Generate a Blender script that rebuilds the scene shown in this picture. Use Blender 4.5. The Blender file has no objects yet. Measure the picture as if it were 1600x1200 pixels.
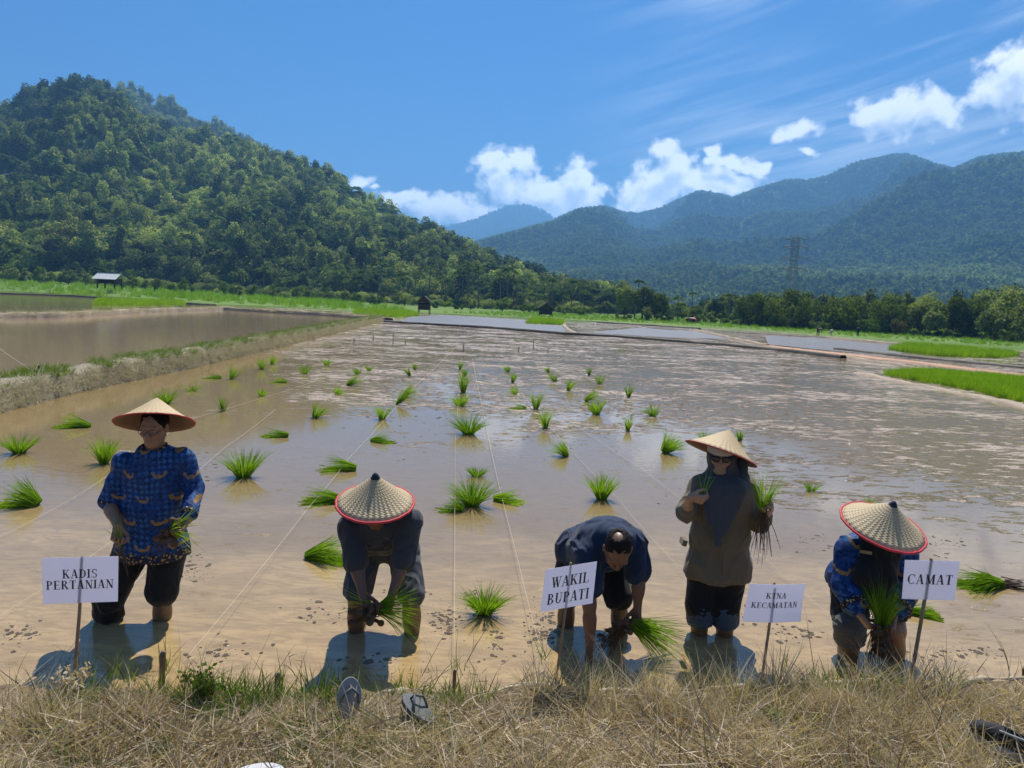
import bpy, bmesh, math, random
import numpy as np
from mathutils import Vector, Matrix

scene = bpy.context.scene
COL = scene.collection
R = math.radians
rng = np.random.default_rng(7)

# ------------------------------------------------------------------ camera
F_PX = 1150.0                      # focal length in pixels of the 1600x1200 photograph
CAM_H = 2.2
PITCH, ROLL = R(6.45), R(2.5)
_F = np.array([0, math.cos(PITCH), -math.sin(PITCH)])
_U0 = np.array([0, math.sin(PITCH), math.cos(PITCH)])
_R0 = np.array([1.0, 0, 0])
_RT = math.cos(ROLL) * _R0 + math.sin(ROLL) * _U0
_UP = math.cos(ROLL) * _U0 - math.sin(ROLL) * _R0
cam_data = bpy.data.cameras.new("camera")
cam = bpy.data.objects.new("camera", cam_data)
COL.objects.link(cam)
cam_data.sensor_fit = 'HORIZONTAL'
cam_data.sensor_width = 36
cam_data.lens = 36 * F_PX / 1600
cam_data.clip_start = 0.05
cam_data.clip_end = 30000
cam.matrix_world = Matrix(((_RT[0], _UP[0], -_F[0], 0), (_RT[1], _UP[1], -_F[1], 0),
                           (_RT[2], _UP[2], -_F[2], CAM_H), (0, 0, 0, 1)))
scene.camera = cam

def ray(px, py):
    d = _F + _RT * ((px - 800) / F_PX) - _UP * ((py - 600) / F_PX)
    return d
def G(px, py, z=0.0):
    """point of the level z that the photograph shows at this pixel"""
    d = ray(px, py)
    t = (z - CAM_H) / d[2]
    return np.array([d[0] * t, d[1] * t, z])
def W(px, py, Y):
    """point of the upright plane at forward distance Y"""
    d = ray(px, py)
    t = Y / d[1]
    return np.array([d[0] * t, Y, CAM_H + d[2] * t])
def azel(px, py):
    d = ray(px, py)
    d = d / np.linalg.norm(d)
    return math.atan2(d[0], d[1]), math.asin(d[2])
def depth_of(p):
    return float(np.dot(np.asarray(p) - np.array([0, 0, CAM_H]), _F))

# ------------------------------------------------------------------ light and render settings
SUN_AZ, SUN_EL = R(7.0), R(57.0)
sun_dir = Vector((math.sin(SUN_AZ) * math.cos(SUN_EL), math.cos(SUN_AZ) * math.cos(SUN_EL), math.sin(SUN_EL)))
sl = bpy.data.lights.new("sun", 'SUN')
sl.energy = 5.0
sl.angle = R(0.53)
sl.color = (1.0, 0.955, 0.88)
so = bpy.data.objects.new("sun", sl)
COL.objects.link(so)
so.rotation_euler = sun_dir.to_track_quat('Z', 'Y').to_euler()
so.location = (0, 0, 50)
scene.view_settings.view_transform = 'Standard'
scene.view_settings.look = 'None'
scene.view_settings.exposure = 0.62
scene.view_settings.gamma = 1.0
scene.view_settings.use_curve_mapping = False
try:
    scene.cycles.use_denoising = True
    scene.cycles.max_bounces = 8
    scene.cycles.volume_bounces = 0
    scene.cycles.transparent_max_bounces = 8
    scene.cycles.sample_clamp_indirect = 4
    scene.cycles.caustics_reflective = False
    scene.cycles.caustics_refractive = False
except Exception:
    pass

# node helpers ----------------------------------------------------------------
class NT:
    def __init__(self, tree):
        self.t = tree; self.n = tree.nodes; self.l = tree.links
    def node(self, typ, **kw):
        nd = self.n.new(typ)
        for k, v in kw.items():
            if k.startswith('i_'):
                nd.inputs[k[2:].replace('_', ' ')].default_value = v
            else:
                setattr(nd, k, v)
        return nd
    def put(self, sock, v):
        if v is None: return
        if isinstance(v, bpy.types.NodeSocket): self.l.new(v, sock)
        elif isinstance(v, (tuple, list)) and len(v) == 3 and sock.type == 'RGBA': sock.default_value = (*v, 1)
        else: sock.default_value = v
    def math(self, op, a, b=None, c=None, clamp=False):
        nd = self.node('ShaderNodeMath', operation=op, use_clamp=clamp)
        for s, v in zip(nd.inputs, (a, b, c)): self.put(s, v)
        return nd.outputs[0]
    def vmath(self, op, a, b=None, scale=None):
        nd = self.node('ShaderNodeVectorMath', operation=op)
        self.put(nd.inputs[0], a)
        if b is not None: self.put(nd.inputs[1], b)
        if scale is not None: self.put(nd.inputs['Scale'], scale)
        return nd.outputs['Value'] if op in ('LENGTH', 'DOT_PRODUCT', 'DISTANCE') else nd.outputs[0]
    def mix(self, f, a, b, blend='MIX'):
        nd = self.node('ShaderNodeMix', data_type='RGBA', blend_type=blend)
        self.put(nd.inputs[0], f); self.put(nd.inputs[6], a); self.put(nd.inputs[7], b)
        return nd.outputs[2]
    def ramp(self, f, lo, hi, a=0.0, b=1.0):
        nd = self.node('ShaderNodeMapRange', clamp=True, interpolation_type='SMOOTHSTEP')
        self.put(nd.inputs[0], f)
        for i, v in zip((1, 2, 3, 4), (lo, hi, a, b)): nd.inputs[i].default_value = v
        return nd.outputs[0]
    def noise(self, vec, scale, detail=4, rough=0.55, dist=0.0):
        nd = self.node('ShaderNodeTexNoise')
        self.put(nd.inputs['Vector'], vec)
        nd.inputs['Scale'].default_value = scale; nd.inputs['Detail'].default_value = detail
        nd.inputs['Roughness'].default_value = rough; nd.inputs['Distortion'].default_value = dist
        return nd.outputs['Fac']
    def voronoi(self, vec, scale, feature='F1', out='Distance', **kw):
        nd = self.node('ShaderNodeTexVoronoi', feature=feature)
        self.put(nd.inputs['Vector'], vec); nd.inputs['Scale'].default_value = scale
        for k, v in kw.items(): nd.inputs[k.replace('_', ' ')].default_value = v
        return nd.outputs[out]
    def mapping(self, vec, scale=(1, 1, 1), rot=(0, 0, 0), loc=(0, 0, 0)):
        nd = self.node('ShaderNodeMapping')
        self.put(nd.inputs[0], vec)
        nd.inputs['Location'].default_value = loc; nd.inputs['Rotation'].default_value = rot; nd.inputs['Scale'].default_value = scale
        return nd.outputs[0]
    def sep(self, v):
        nd = self.node('ShaderNodeSeparateXYZ'); self.put(nd.inputs[0], v); return nd.outputs
    def comb(self, x=0, y=0, z=0):
        nd = self.node('ShaderNodeCombineXYZ')
        for s, v in zip(nd.inputs, (x, y, z)): self.put(s, v)
        return nd.outputs[0]

# ------------------------------------------------------------------ world: Nishita sky with cumulus and cirrus
world = bpy.data.worlds.new("World")
scene.world = world
world.use_nodes = True
wt = NT(world.node_tree)
wt.n.clear()
SKY_STRENGTH = 0.05
sky = wt.node('ShaderNodeTexSky', sky_type='NISHITA', sun_disc=False, sun_elevation=SUN_EL, sun_rotation=SUN_AZ,
              altitude=300, air_density=1.0, dust_density=0.3, ozone_density=3.0)
geo = wt.node('ShaderNodeTexCoord').outputs['Generated']
dx, dy, dz = wt.sep(wt.vmath('NORMALIZE', geo))
AZ = wt.math('ARCTAN2', dx, dy)
EL = wt.math('ARCSINE', dz)
# cumulus lobes: pixel centre and radii in the photograph's pixels
CLOUD = [(770, 245, 26, 24), (776, 285, 30, 42), (815, 252, 26, 26), (800, 300, 30, 28), (850, 305, 50, 32), (905, 288, 36, 40),
         (880, 320, 60, 28), (790, 335, 60, 22), (700, 328, 62, 26), (640, 312, 40, 16), (740, 350, 60, 22), (570, 280, 24, 14), (590, 288, 18, 8),
         (1040, 240, 26, 28), (1055, 270, 36, 36), (1020, 292, 46, 34), (1090, 288, 60, 26), (1150, 288, 44, 18), (1000, 318, 46, 24),
         (1115, 232, 16, 14), (1245, 210, 30, 18), (1410, 178, 58, 30), (1455, 180, 44, 30), (1360, 182, 40, 24), (1585, 130, 60, 48), (1600, 95, 50, 40), (1545, 150, 36, 22),
         (1140, 258, 40, 12), (1265, 243, 14, 6), (1225, 214, 20, 16), (1270, 205, 20, 16), (1190, 255, 22, 10),
         (470, 330, 70, 20), (1720, 150, 90, 55)]
grp = bpy.data.node_groups.new("cloud_density", 'ShaderNodeTree')
grp.interface.new_socket("Vector", in_out='INPUT', socket_type='NodeSocketVector')
grp.interface.new_socket("Density", in_out='OUTPUT', socket_type='NodeSocketFloat')
g = NT(grp)
gi = g.node('NodeGroupInput'); go = g.node('NodeGroupOutput')
best = None
vin = gi.outputs[0]
w1 = g.node('ShaderNodeTexNoise'); g.put(w1.inputs['Vector'], vin); w1.inputs['Scale'].default_value = 14; w1.inputs['Detail'].default_value = 3
warp = g.vmath('SCALE', g.vmath('SUBTRACT', w1.outputs['Color'], (0.5, 0.5, 0.5)), scale=0.05)
vw = g.vmath('MULTIPLY', g.vmath('ADD', vin, warp), (1, 1, 0))
for (px, py, rx, ry) in CLOUD:
    a0, e0 = azel(px, py)
    ax, _ = azel(px + rx, py); _, ey = azel(px, py - ry)
    v = g.vmath('SUBTRACT', vw, (a0, e0, 0))
    v = g.vmath('MULTIPLY', v, (1 / max(ax - a0, .004), 1 / max(ey - e0, .003), 0))
    m = g.math('SUBTRACT', 1.30 if rx > 34 else (1.22 if rx > 23 else 0.98), g.vmath('LENGTH', v))
    if best is None: best = m
    else: best = g.math('SMOOTH_MAX', best, m, 0.18)
n1 = g.noise(vin, 38, 7, 0.60)
n2 = g.voronoi(g.vmath('ADD', vin, warp), 55, feature='SMOOTH_F1', Smoothness=0.35)
d = g.math('ADD', best, g.math('MULTIPLY', g.math('SUBTRACT', n1, 0.50), 2.0))
d = g.math('ADD', d, g.math('MULTIPLY', g.math('SUBTRACT', 0.42, n2), 0.7))
g.put(go.inputs[0], d)
def dens(vec):
    nd = wt.node('ShaderNodeGroup'); nd.node_tree = grp
    wt.put(nd.inputs[0], vec)
    return nd.outputs[0]
V0 = wt.comb(AZ, EL, 0)
V1 = wt.vmath('ADD', V0, (0.004, 0.020, 0))
d0, d1 = dens(V0), dens(V1)
cmask = wt.ramp(d0, -0.12, 0.62)
shade = wt.ramp(wt.math('SUBTRACT', d1, wt.math('MULTIPLY', d0, 0.35)), -0.25, 0.95, 1.0, 0.0)
ccol = wt.vmath('SCALE', wt.mix(shade, (12, 13.4, 15.5), (24, 23.8, 23.2)), scale=wt.ramp(EL, .05, .24, 2.6, 1.0))
# cirrus streaks, high on the right
cv = wt.mapping(V0, rot=(0, 0, R(-14)), scale=(1, 1, 1))
cn = wt.noise(wt.vmath('MULTIPLY', cv, (3.0, 38, 1)), 1.0, 6, 0.62, 0.4)
cb = wt.noise(wt.vmath('MULTIPLY', cv, (2.0, 5.0, 1)), 1.3, 2, 0.5)
cm = wt.math('MULTIPLY', wt.ramp(cn, 0.36, 0.70), wt.ramp(cb, 0.30, 0.58))
cm = wt.math('MULTIPLY', cm, wt.ramp(AZ, 0.02, 0.34))
cm = wt.math('MULTIPLY', wt.math('MULTIPLY', cm, wt.ramp(EL, 0.05, 0.16)), 0.6)
hs = wt.node('ShaderNodeHueSaturation'); hs.inputs['Saturation'].default_value = 1.6
wt.put(hs.inputs['Color'], sky.outputs[0])
skyc = wt.vmath('MULTIPLY', hs.outputs[0], (0.50, 0.84, 1.08))
c = wt.mix(cm, skyc, (17, 17.6, 18.6))
c = wt.mix(cmask, c, ccol)
bg = wt.node('ShaderNodeBackground')
wt.put(bg.inputs['Color'], c); bg.inputs['Strength'].default_value = SKY_STRENGTH
wo = wt.node('ShaderNodeOutputWorld'); wt.l.new(bg.outputs[0], wo.inputs['Surface'])

# ------------------------------------------------------------------ generic builders
def tag(o, label=None, cat=None, group=None, kind=None):
    if label: o['label'] = label
    if cat: o['category'] = cat
    if group: o['group'] = group
    if kind: o['kind'] = kind
    return o
def link(name, me, mat=None, parent=None, smooth=False):
    o = bpy.data.objects.new(name, me)
    COL.objects.link(o)
    if mat is not None and not me.materials:
        for m in (mat if isinstance(mat, (list, tuple)) else [mat]): me.materials.append(m)
    if parent is not None: o.parent = parent
    if smooth and len(me.polygons): me.polygons.foreach_set('use_smooth', np.ones(len(me.polygons), bool))
    return o
def mesh_np(name, v, f, smooth=False, mat=None, link_it=True, parent=None, midx=None):
    """v (N,3), f (M,k) array of equal faces or list of faces"""
    me = bpy.data.meshes.new(name)
    v = np.asarray(v, np.float32)
    if isinstance(f, np.ndarray):
        k = f.shape[1]; m = len(f)
        me.vertices.add(len(v)); me.vertices.foreach_set('co', v.ravel())
        me.loops.add(m * k); me.loops.foreach_set('vertex_index', f.ravel().astype(np.int32))
        me.polygons.add(m); me.polygons.foreach_set('loop_start', np.arange(0, m * k, k, dtype=np.int32))
        me.update(calc_edges=True)
    else:
        me.from_pydata(v.tolist(), [], [list(map(int, q)) for q in f])
    if midx is not None: me.polygons.foreach_set('material_index', np.asarray(midx, np.int32))
    me.validate()
    if smooth: me.polygons.foreach_set('use_smooth', np.ones(len(me.polygons), bool))
    if mat is not None:
        for m_ in (mat if isinstance(mat, (list, tuple)) else [mat]): me.materials.append(m_)
    if not link_it: return me
    return link(name, me, None, parent)
def empty(name, loc=(0, 0, 0)):
    o = bpy.data.objects.new(name, None)
    COL.objects.link(o); o.location = loc; o.empty_display_size = 0.2
    return o
class MB:
    """collects simple solids into one mesh"""
    def __init__(s): s.v = []; s.f = []
    def add(s, v, f):
        b = len(s.v); s.v += [tuple(map(float, p)) for p in v]; s.f += [[i + b for i in q] for q in f]; return s
    def box(s, c, size, rz=0.0, M=None):
        x, y, z = [q / 2 for q in size]
        p = [Vector((sx * x, sy * y, sz * z)) for sz in (-1, 1) for sy in (-1, 1) for sx in (-1, 1)]
        m = M or Matrix.Rotation(rz, 3, 'Z')
        p = [m @ q + Vector(c) for q in p]
        return s.add(p, [(0, 2, 3, 1), (4, 5, 7, 6), (0, 1, 5, 4), (2, 6, 7, 3), (0, 4, 6, 2), (1, 3, 7, 5)])
    def tube(s, pts, rad, n=8, cap=True):
        pts = [Vector(tuple(map(float, p))) for p in pts]
        if not isinstance(rad, (list, tuple, np.ndarray)): rad = [rad] * len(pts)
        rings = []; b = len(s.v)
        ref = None
        for i, p in enumerate(pts):
            t = (pts[min(i + 1, len(pts) - 1)] - pts[max(i - 1, 0)])
            t = t.normalized() if t.length > 1e-9 else Vector((0, 0, 1))
            if ref is None:
                ref = Vector((1, 0, 0)) if abs(t.x) < 0.8 else Vector((0, 1, 0))
            a = (ref - t * ref.dot(t)).normalized(); ref = a
            c = t.cross(a)
            for k in range(n):
                w = 2 * math.pi * k / n
                s.v.append(tuple(p + (a * math.cos(w) + c * math.sin(w)) * rad[i]))
        for i in range(len(pts) - 1):
            for k in range(n):
                k2 = (k + 1) % n
                s.f.append([b + i * n + k, b + i * n + k2, b + (i + 1) * n + k2, b + (i + 1) * n + k])
        if cap:
            s.f.append([b + k for k in range(n)][::-1]); e = b + (len(pts) - 1) * n
            s.f.append([e + k for k in range(n)])
        return s
    def build(s, name, mat, parent=None, smooth=False):
        return mesh_np(name, np.array(s.v), s.f, smooth, mat, True, parent)

# vectorised value noise -------------------------------------------------------
def _hash(ix, iy, iz, seed):
    h = (ix.astype(np.int64) * 374761393 + iy.astype(np.int64) * 668265263 + iz.astype(np.int64) * 2147483647 + seed * 1274126177) & 0xffffffff
    h = ((h ^ (h >> 13)) * 1274126177) & 0xffffffff
    h = h ^ (h >> 16)
    return (h & 0xffff).astype(np.float64) / 65535.0
def vnoise(p, seed=0):
    p = np.asarray(p, float)
    i = np.floor(p).astype(np.int64); f = p - i; f = f * f * (3 - 2 * f)
    out = 0
    for dx_ in (0, 1):
        for dy_ in (0, 1):
            for dz_ in (0, 1):
                w = (f[:, 0] if dx_ else 1 - f[:, 0]) * (f[:, 1] if dy_ else 1 - f[:, 1]) * (f[:, 2] if dz_ else 1 - f[:, 2])
                out = out + w * _hash(i[:, 0] + dx_, i[:, 1] + dy_, i[:, 2] + dz_, seed)
    return out
def fbm(p, octv=4, seed=0, gain=0.5):
    p = np.asarray(p, float); a = 1.0; s = 0; t = 0
    for o in range(octv):
        s = s + a * vnoise(p * 2 ** o + 17.3 * o, seed + o); t += a; a *= gain
    return s / t

# ------------------------------------------------------------------ materials
def new_mat(name):
    m = bpy.data.materials.new(name); m.use_nodes = True
    t = NT(m.node_tree); t.n.clear()
    out = t.node('ShaderNodeOutputMaterial')
    return m, t, out
def principled(t, out, color, rough=0.6, bump=None, bump_s=0.3, bump_d=0.02, spec=0.5, ior=1.45):
    b = t.node('ShaderNodeBsdfPrincipled')
    t.put(b.inputs['Base Color'], color); t.put(b.inputs['Roughness'], rough)
    b.inputs['Specular IOR Level'].default_value = spec; b.inputs['IOR'].default_value = ior
    if bump is not None:
        bn = t.node('ShaderNodeBump'); bn.inputs['Strength'].default_value = bump_s; bn.inputs['Distance'].default_value = bump_d
        t.put(bn.inputs['Height'], bump); t.l.new(bn.outputs[0], b.inputs['Normal'])
    t.l.new(b.outputs[0], out.inputs['Surface'])
    return b
def flat_mat(name, color, rough=0.6, var=0.18, scale=8.0, bump=0.15, bd=0.01, spec=0.4):
    """plain coloured material with mottled tone and a little relief"""
    m, t, out = new_mat(name)
    oc = t.node('ShaderNodeTexCoord').outputs['Object']
    n = t.noise(oc, scale, 5, 0.6)
    k = t.math('MULTIPLY_ADD', t.math('SUBTRACT', n, 0.5), var * 3, 1.0)
    cc = t.vmath('SCALE', tuple(color), scale=k)
    principled(t, out, cc, rough, n, bump, bd, spec)
    return m
def leaf_mat(name, dark, light, transl=0.35, tone_w=0.5, rough=0.55, orn_w=0.35):
    m, t, out = new_mat(name)
    rnd = t.node('ShaderNodeNewGeometry').outputs['Random Per Island']
    orn = t.node('ShaderNodeObjectInfo').outputs['Random']
    at = t.node('ShaderNodeAttribute', attribute_type='INSTANCER', attribute_name='tone').outputs['Fac']
    f = t.math('ADD', t.math('MULTIPLY', rnd, 0.38), t.math('MULTIPLY', orn, orn_w))
    f = t.math('ADD', f, t.math('MULTIPLY', at, tone_w), clamp=True)
    col = t.mix(f, dark, light)
    df = t.node('ShaderNodeBsdfDiffuse'); t.put(df.inputs['Color'], col)
    tr = t.node('ShaderNodeBsdfTranslucent')
    t.put(tr.inputs['Color'], t.mix(1.0, col, (1.0, 1.0, 0.45), 'MULTIPLY'))
    ms = t.node('ShaderNodeMixShader'); ms.inputs[0].default_value = transl
    t.l.new(df.outputs[0], ms.inputs[1]); t.l.new(tr.outputs[0], ms.inputs[2])
    t.l.new(ms.outputs[0], out.inputs['Surface'])
    return m

M_TREE = leaf_mat("forest_leaves", (0.024, 0.046, 0.020), (0.52, 0.60, 0.18), 0.38, 0.9, orn_w=0.42)
M_FAR = leaf_mat("far_forest_leaves", (0.055, 0.095, 0.035), (0.28, 0.36, 0.11), 0.35, 0.7)
M_BAMBOO = leaf_mat("bamboo_leaves", (0.045, 0.075, 0.014), (0.21, 0.27, 0.045), 0.42)
M_PALM = leaf_mat("palm_fronds", (0.04, 0.075, 0.02), (0.17, 0.24, 0.06), 0.35)
M_SHRUB = leaf_mat("shrub_leaves", (0.06, 0.11, 0.02), (0.26, 0.36, 0.06), 0.42)
M_DRYTREE = leaf_mat("rusty_leaves", (0.08, 0.065, 0.02), (0.19, 0.17, 0.05), 0.3)
M_RICE = leaf_mat("rice_blades", (0.075, 0.18, 0.010), (0.44, 0.68, 0.045), 0.50, 0.5)
M_FIELD = leaf_mat("field_rice_blades", (0.15, 0.30, 0.014), (0.34, 0.54, 0.03), 0.45)
M_DRY = leaf_mat("dry_grass_blades", (0.23, 0.155, 0.095), (1.0, 0.87, 0.64), 0.30, 0.3)
M_STRAW = leaf_mat("pale_straw", (0.34, 0.30, 0.22), (0.86, 0.79, 0.62), 0.25, 0.3)
M_GREENGRASS = leaf_mat("green_grass_blades", (0.07, 0.12, 0.02), (0.22, 0.33, 0.06), 0.4)
M_BARK = flat_mat("tree_bark", (0.14, 0.115, 0.085), 0.85, 0.3, 3.0, 0.5, 0.03)
M_PALMBARK = flat_mat("palm_bark", (0.17, 0.16, 0.14), 0.85, 0.3, 6.0, 0.4, 0.02)

def leaf_cloud(centers, radii, n_per, size, r, aspect=0.55, up=0.35, squash=1.0, hang=0.0, shell=0.55):
    """leaf-sized faces spread through clumps; returns verts, quads"""
    C = np.repeat(np.asarray(centers, float), n_per, 0)
    Rr = np.repeat(np.asarray(radii, float), n_per)
    n = len(C)
    d = r.normal(size=(n, 3)); d /= np.linalg.norm(d, axis=1)[:, None]
    rad = Rr * (shell + (1 - shell) * r.random(n)) * (0.8 + 0.4 * r.random(n))
    P = C + d * rad[:, None] * np.array([1, 1, squash])
    nor = d * 0.9 + r.normal(size=(n, 3)) * 0.55 + np.array([0, 0, up]); nor /= np.linalg.norm(nor, axis=1)[:, None]
    t = np.cross(nor, r.normal(size=(n, 3))); t /= np.linalg.norm(t, axis=1)[:, None]
    t[:, 2] -= hang; t /= np.linalg.norm(t, axis=1)[:, None]
    b = np.cross(nor, t); b /= np.linalg.norm(b, axis=1)[:, None]
    s = size * (0.6 + 0.8 * r.random(n))[:, None]
    V = np.stack([P - t * s, P - b * s * aspect, P + t * s, P + b * s * aspect], 1)
    V[:, 2] += nor * s * 0.15
    return V.reshape(-1, 3), np.arange(n * 4).reshape(-1, 4)
def merge(parts):
    vs, fs, o = [], [], 0
    for v, f in parts:
        vs.append(np.asarray(v)); fs.append(np.asarray(f) + o); o += len(v)
    return np.concatenate(vs), np.concatenate(fs)
def blades(base, direc, length, width, bend, r, seg=3, droop=None):
    """curved grass blades as quad strips. base (n,3), direc (n,3) unit, bend (n,3) added quadratically"""
    n = len(base); ts = np.linspace(0, 1, seg + 1)
    side = np.cross(direc, r.normal(size=(n, 3))); side /= np.linalg.norm(side, axis=1)[:, None] + 1e-9
    V = np.zeros((n, seg + 1, 2, 3))
    for i, t in enumerate(ts):
        p = base + direc * (length * t)[:, None] + bend * (length * t * t)[:, None]
        w = (width * (1 - t ** 1.6 * 0.93) * 0.5)[:, None]
        V[:, i, 0] = p - side * w; V[:, i, 1] = p + side * w
    idx = np.arange(n * (seg + 1) * 2).reshape(n, seg + 1, 2)
    Fq = np.stack([idx[:, :-1, 0], idx[:, :-1, 1], idx[:, 1:, 1], idx[:, 1:, 0]], -1).reshape(-1, 4)
    return V.reshape(-1, 3), Fq

# scatter of prototypes (only for things nobody could count) ---------------------
def scatter(name, pts, protos, scl, rot=None, pid=None, tone=None):
    n = len(pts)
    me = bpy.data.meshes.new(name)
    me.vertices.add(n); me.vertices.foreach_set('co', np.asarray(pts, np.float32).ravel())
    def attr(nm, typ, arr, key):
        a = me.attributes.new(nm, typ, 'POINT'); a.data.foreach_set(key, np.ascontiguousarray(arr).ravel())
    if rot is None:
        rot = np.zeros((n, 3)); rot[:, 2] = rng.random(n) * 6.283
    attr('rot', 'FLOAT_VECTOR', np.asarray(rot, np.float32), 'vector')
    s = np.asarray(scl, np.float32)
    if s.ndim == 1: s = np.repeat(s[:, None], 3, 1)
    attr('scl', 'FLOAT_VECTOR', s, 'vector')
    attr('pid', 'INT', (pid if pid is not None else rng.integers(0, len(protos), n)).astype(np.int32), 'value')
    attr('tone', 'FLOAT', (tone if tone is not None else np.zeros(n)).astype(np.float32), 'value')
    o = link(name, me)
    ng = bpy.data.node_groups.new(name + "_scatter", 'GeometryNodeTree')
    ng.interface.new_socket("Geometry", in_out='INPUT', socket_type='NodeSocketGeometry')
    ng.interface.new_socket("Geometry", in_out='OUTPUT', socket_type='NodeSocketGeometry')
    N, L = ng.nodes, ng.links
    gi, go = N.new('NodeGroupInput'), N.new('NodeGroupOutput')
    jo = N.new('GeometryNodeJoinGeometry')
    for p in protos:
        oi = N.new('GeometryNodeObjectInfo'); oi.inputs['Object'].default_value = p; oi.inputs['As Instance'].default_value = True
        L.new(oi.outputs['Geometry'], jo.inputs[0])
    ip = N.new('GeometryNodeInstanceOnPoints'); ip.inputs['Pick Instance'].default_value = True
    def na(nm, typ):
        a = N.new('GeometryNodeInputNamedAttribute'); a.data_type = typ; a.inputs['Name'].default_value = nm
        return a.outputs['Attribute']
    e2r = N.new('FunctionNodeEulerToRotation')
    L.new(na('rot', 'FLOAT_VECTOR'), e2r.inputs[0])
    L.new(gi.outputs[0], ip.inputs['Points']); L.new(jo.outputs[0], ip.inputs['Instance'])
    L.new(na('pid', 'INT'), ip.inputs['Instance Index'])
    L.new(e2r.outputs[0], ip.inputs['Rotation']); L.new(na('scl', 'FLOAT_VECTOR'), ip.inputs['Scale'])
    L.new(ip.outputs[0], go.inputs[0])
    md = o.modifiers.new("scatter", 'NODES'); md.node_group = ng
    return o
def proto(name, v, f, mat, midx=None, smooth=False):
    me = mesh_np(name, v, f, smooth, mat, link_it=False, midx=midx)
    return bpy.data.objects.new(name, me)          # never linked: only a shape to repeat

# ------------------------------------------------------------------ terrain
def interp_px(table):
    """skyline table [(px, py)] -> function azimuth -> elevation"""
    a = np.array([azel(x, y) for x, y in table]); o = np.argsort(a[:, 0])
    return lambda az: np.interp(az, a[o, 0], a[o, 1])
def az_of(px, py=480): return azel(px, py)[0]

def polar_hill(name, sky_fn, az0, az1, naz, nr, r0, r1, r2, zf, tree_h, relief, seed, mat, power=1.0, nscale=60.0):
    """hill as a height field over (azimuth, distance); r0 foot, r1 ridge, r2 far side: functions of azimuth"""
    az = np.linspace(az0, az1, naz)
    t = np.concatenate([np.linspace(0, 1, nr), np.linspace(1.0, 2.0, nr // 4)[1:]])
    A, T = np.meshgrid(az, t, indexing='ij')
    r0a, r1a, r2a = r0(A), r1(A), r2(A)
    if callable(tree_h): tree_h = tree_h(A)
    rr = np.where(T <= 1, r0a + (r1a - r0a) * T, r1a + (r2a - r1a) * (T - 1))
    e = sky_fn(A)
    zr = CAM_H + np.tan(e) * r1a - tree_h
    zft = zf(A)
    zr = np.maximum(zr, zft)
    s = np.where(T <= 1, T ** power, 1 - 0.6 * (T - 1) ** 1.3)
    P = np.stack([np.sin(A) * rr, np.cos(A) * rr, np.zeros_like(A)], -1).reshape(-1, 3)
    q = P / nscale
    n = fbm(q, 5, seed) - 0.5
    rid = 1 - np.abs(fbm(q * 0.8 + 31, 4, seed + 9) * 2 - 1)
    dz = (n * 1.1 + (rid - 0.75) * 0.9).reshape(A.shape) * relief
    amp = np.clip(np.sin(np.clip(T, 0, 1) * math.pi), 0, 1) ** 0.7 * np.clip(T * 1.35, 0, 1)
    z = zft + (zr - zft) * s + dz * amp * (zr - zft)
    lim = CAM_H + np.tan(e) * rr - tree_h * np.clip(T * 3, 0, 1)
    z = np.where(T <= 1, np.minimum(z, np.maximum(lim, zft)), z)
    P[:, 2] = z.reshape(-1)
    nt = len(t); idx = np.arange(naz * nt).reshape(naz, nt)
    Fq = np.stack([idx[:-1, :-1], idx[1:, :-1], idx[1:, 1:], idx[:-1, 1:]], -1).reshape(-1, 4)
    o = mesh_np(name, P, Fq, True, mat)
    tag(o, kind='structure')
    def sample(a, tt):
        ia = np.interp(a, az, np.arange(naz)); it = np.interp(tt, t, np.arange(nt))
        i0 = np.clip(ia.astype(int), 0, naz - 2); j0 = np.clip(it.astype(int), 0, nt - 2)
        fa = (ia - i0)[:, None]; ft = (it - j0)[:, None]
        Q = P.reshape(naz, nt, 3)
        return ((Q[i0, j0] * (1 - fa) + Q[i0 + 1, j0] * fa) * (1 - ft) + (Q[i0, j0 + 1] * (1 - fa) + Q[i0 + 1, j0 + 1] * fa) * ft)
    return o, sample

M_HILL = flat_mat("hill_soil", (0.045, 0.075, 0.022), 0.95, 0.3, 0.05, 0.2, 0.5)

SKY1 = [(-700, 330), (-420, 250), (-200, 190), (0, 158), (40, 142), (75, 127), (110, 121), (150, 127), (190, 141), (206, 163), (222, 180), (263, 198), (320, 205), (345, 203),
        (372, 207), (430, 228), (470, 245), (520, 267), (560, 292), (600, 317), (650, 342), (700, 364), (750, 391), (800, 412), (850, 430), (885, 444), (905, 456), (925, 472), (945, 488), (1000, 500)]
SKY2 = [(-300, 250), (0, 190), (120, 150), (196, 141), (245, 160), (285, 178), (317, 190), (380, 225), (450, 262), (560, 330), (700, 420), (800, 480)]
a_l, a_m = az_of(0), az_of(900)
def lerp_az(tab):
    xs = np.array([az_of(x) for x, _ in tab]); ys = np.array([y for _, y in tab]); return lambda A: np.interp(A, xs, ys)
HILL_FOOT = lerp_az([(-900, 240), (0, 232), (200, 225), (400, 205), (650, 185), (900, 172), (1000, 170)])
HILL_TOP = lerp_az([(-900, 560), (0, 540), (200, 520), (400, 470), (650, 390), (850, 300), (960, 230), (1000, 200)])
HILL_FAR = lambda A: HILL_TOP(A) * 1.5
FOOT_Z = lerp_az([(-900, 3.0), (0, 2.4), (200, 1.5), (400, 0.7), (600, 0.2), (1000, 0.0)])
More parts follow.
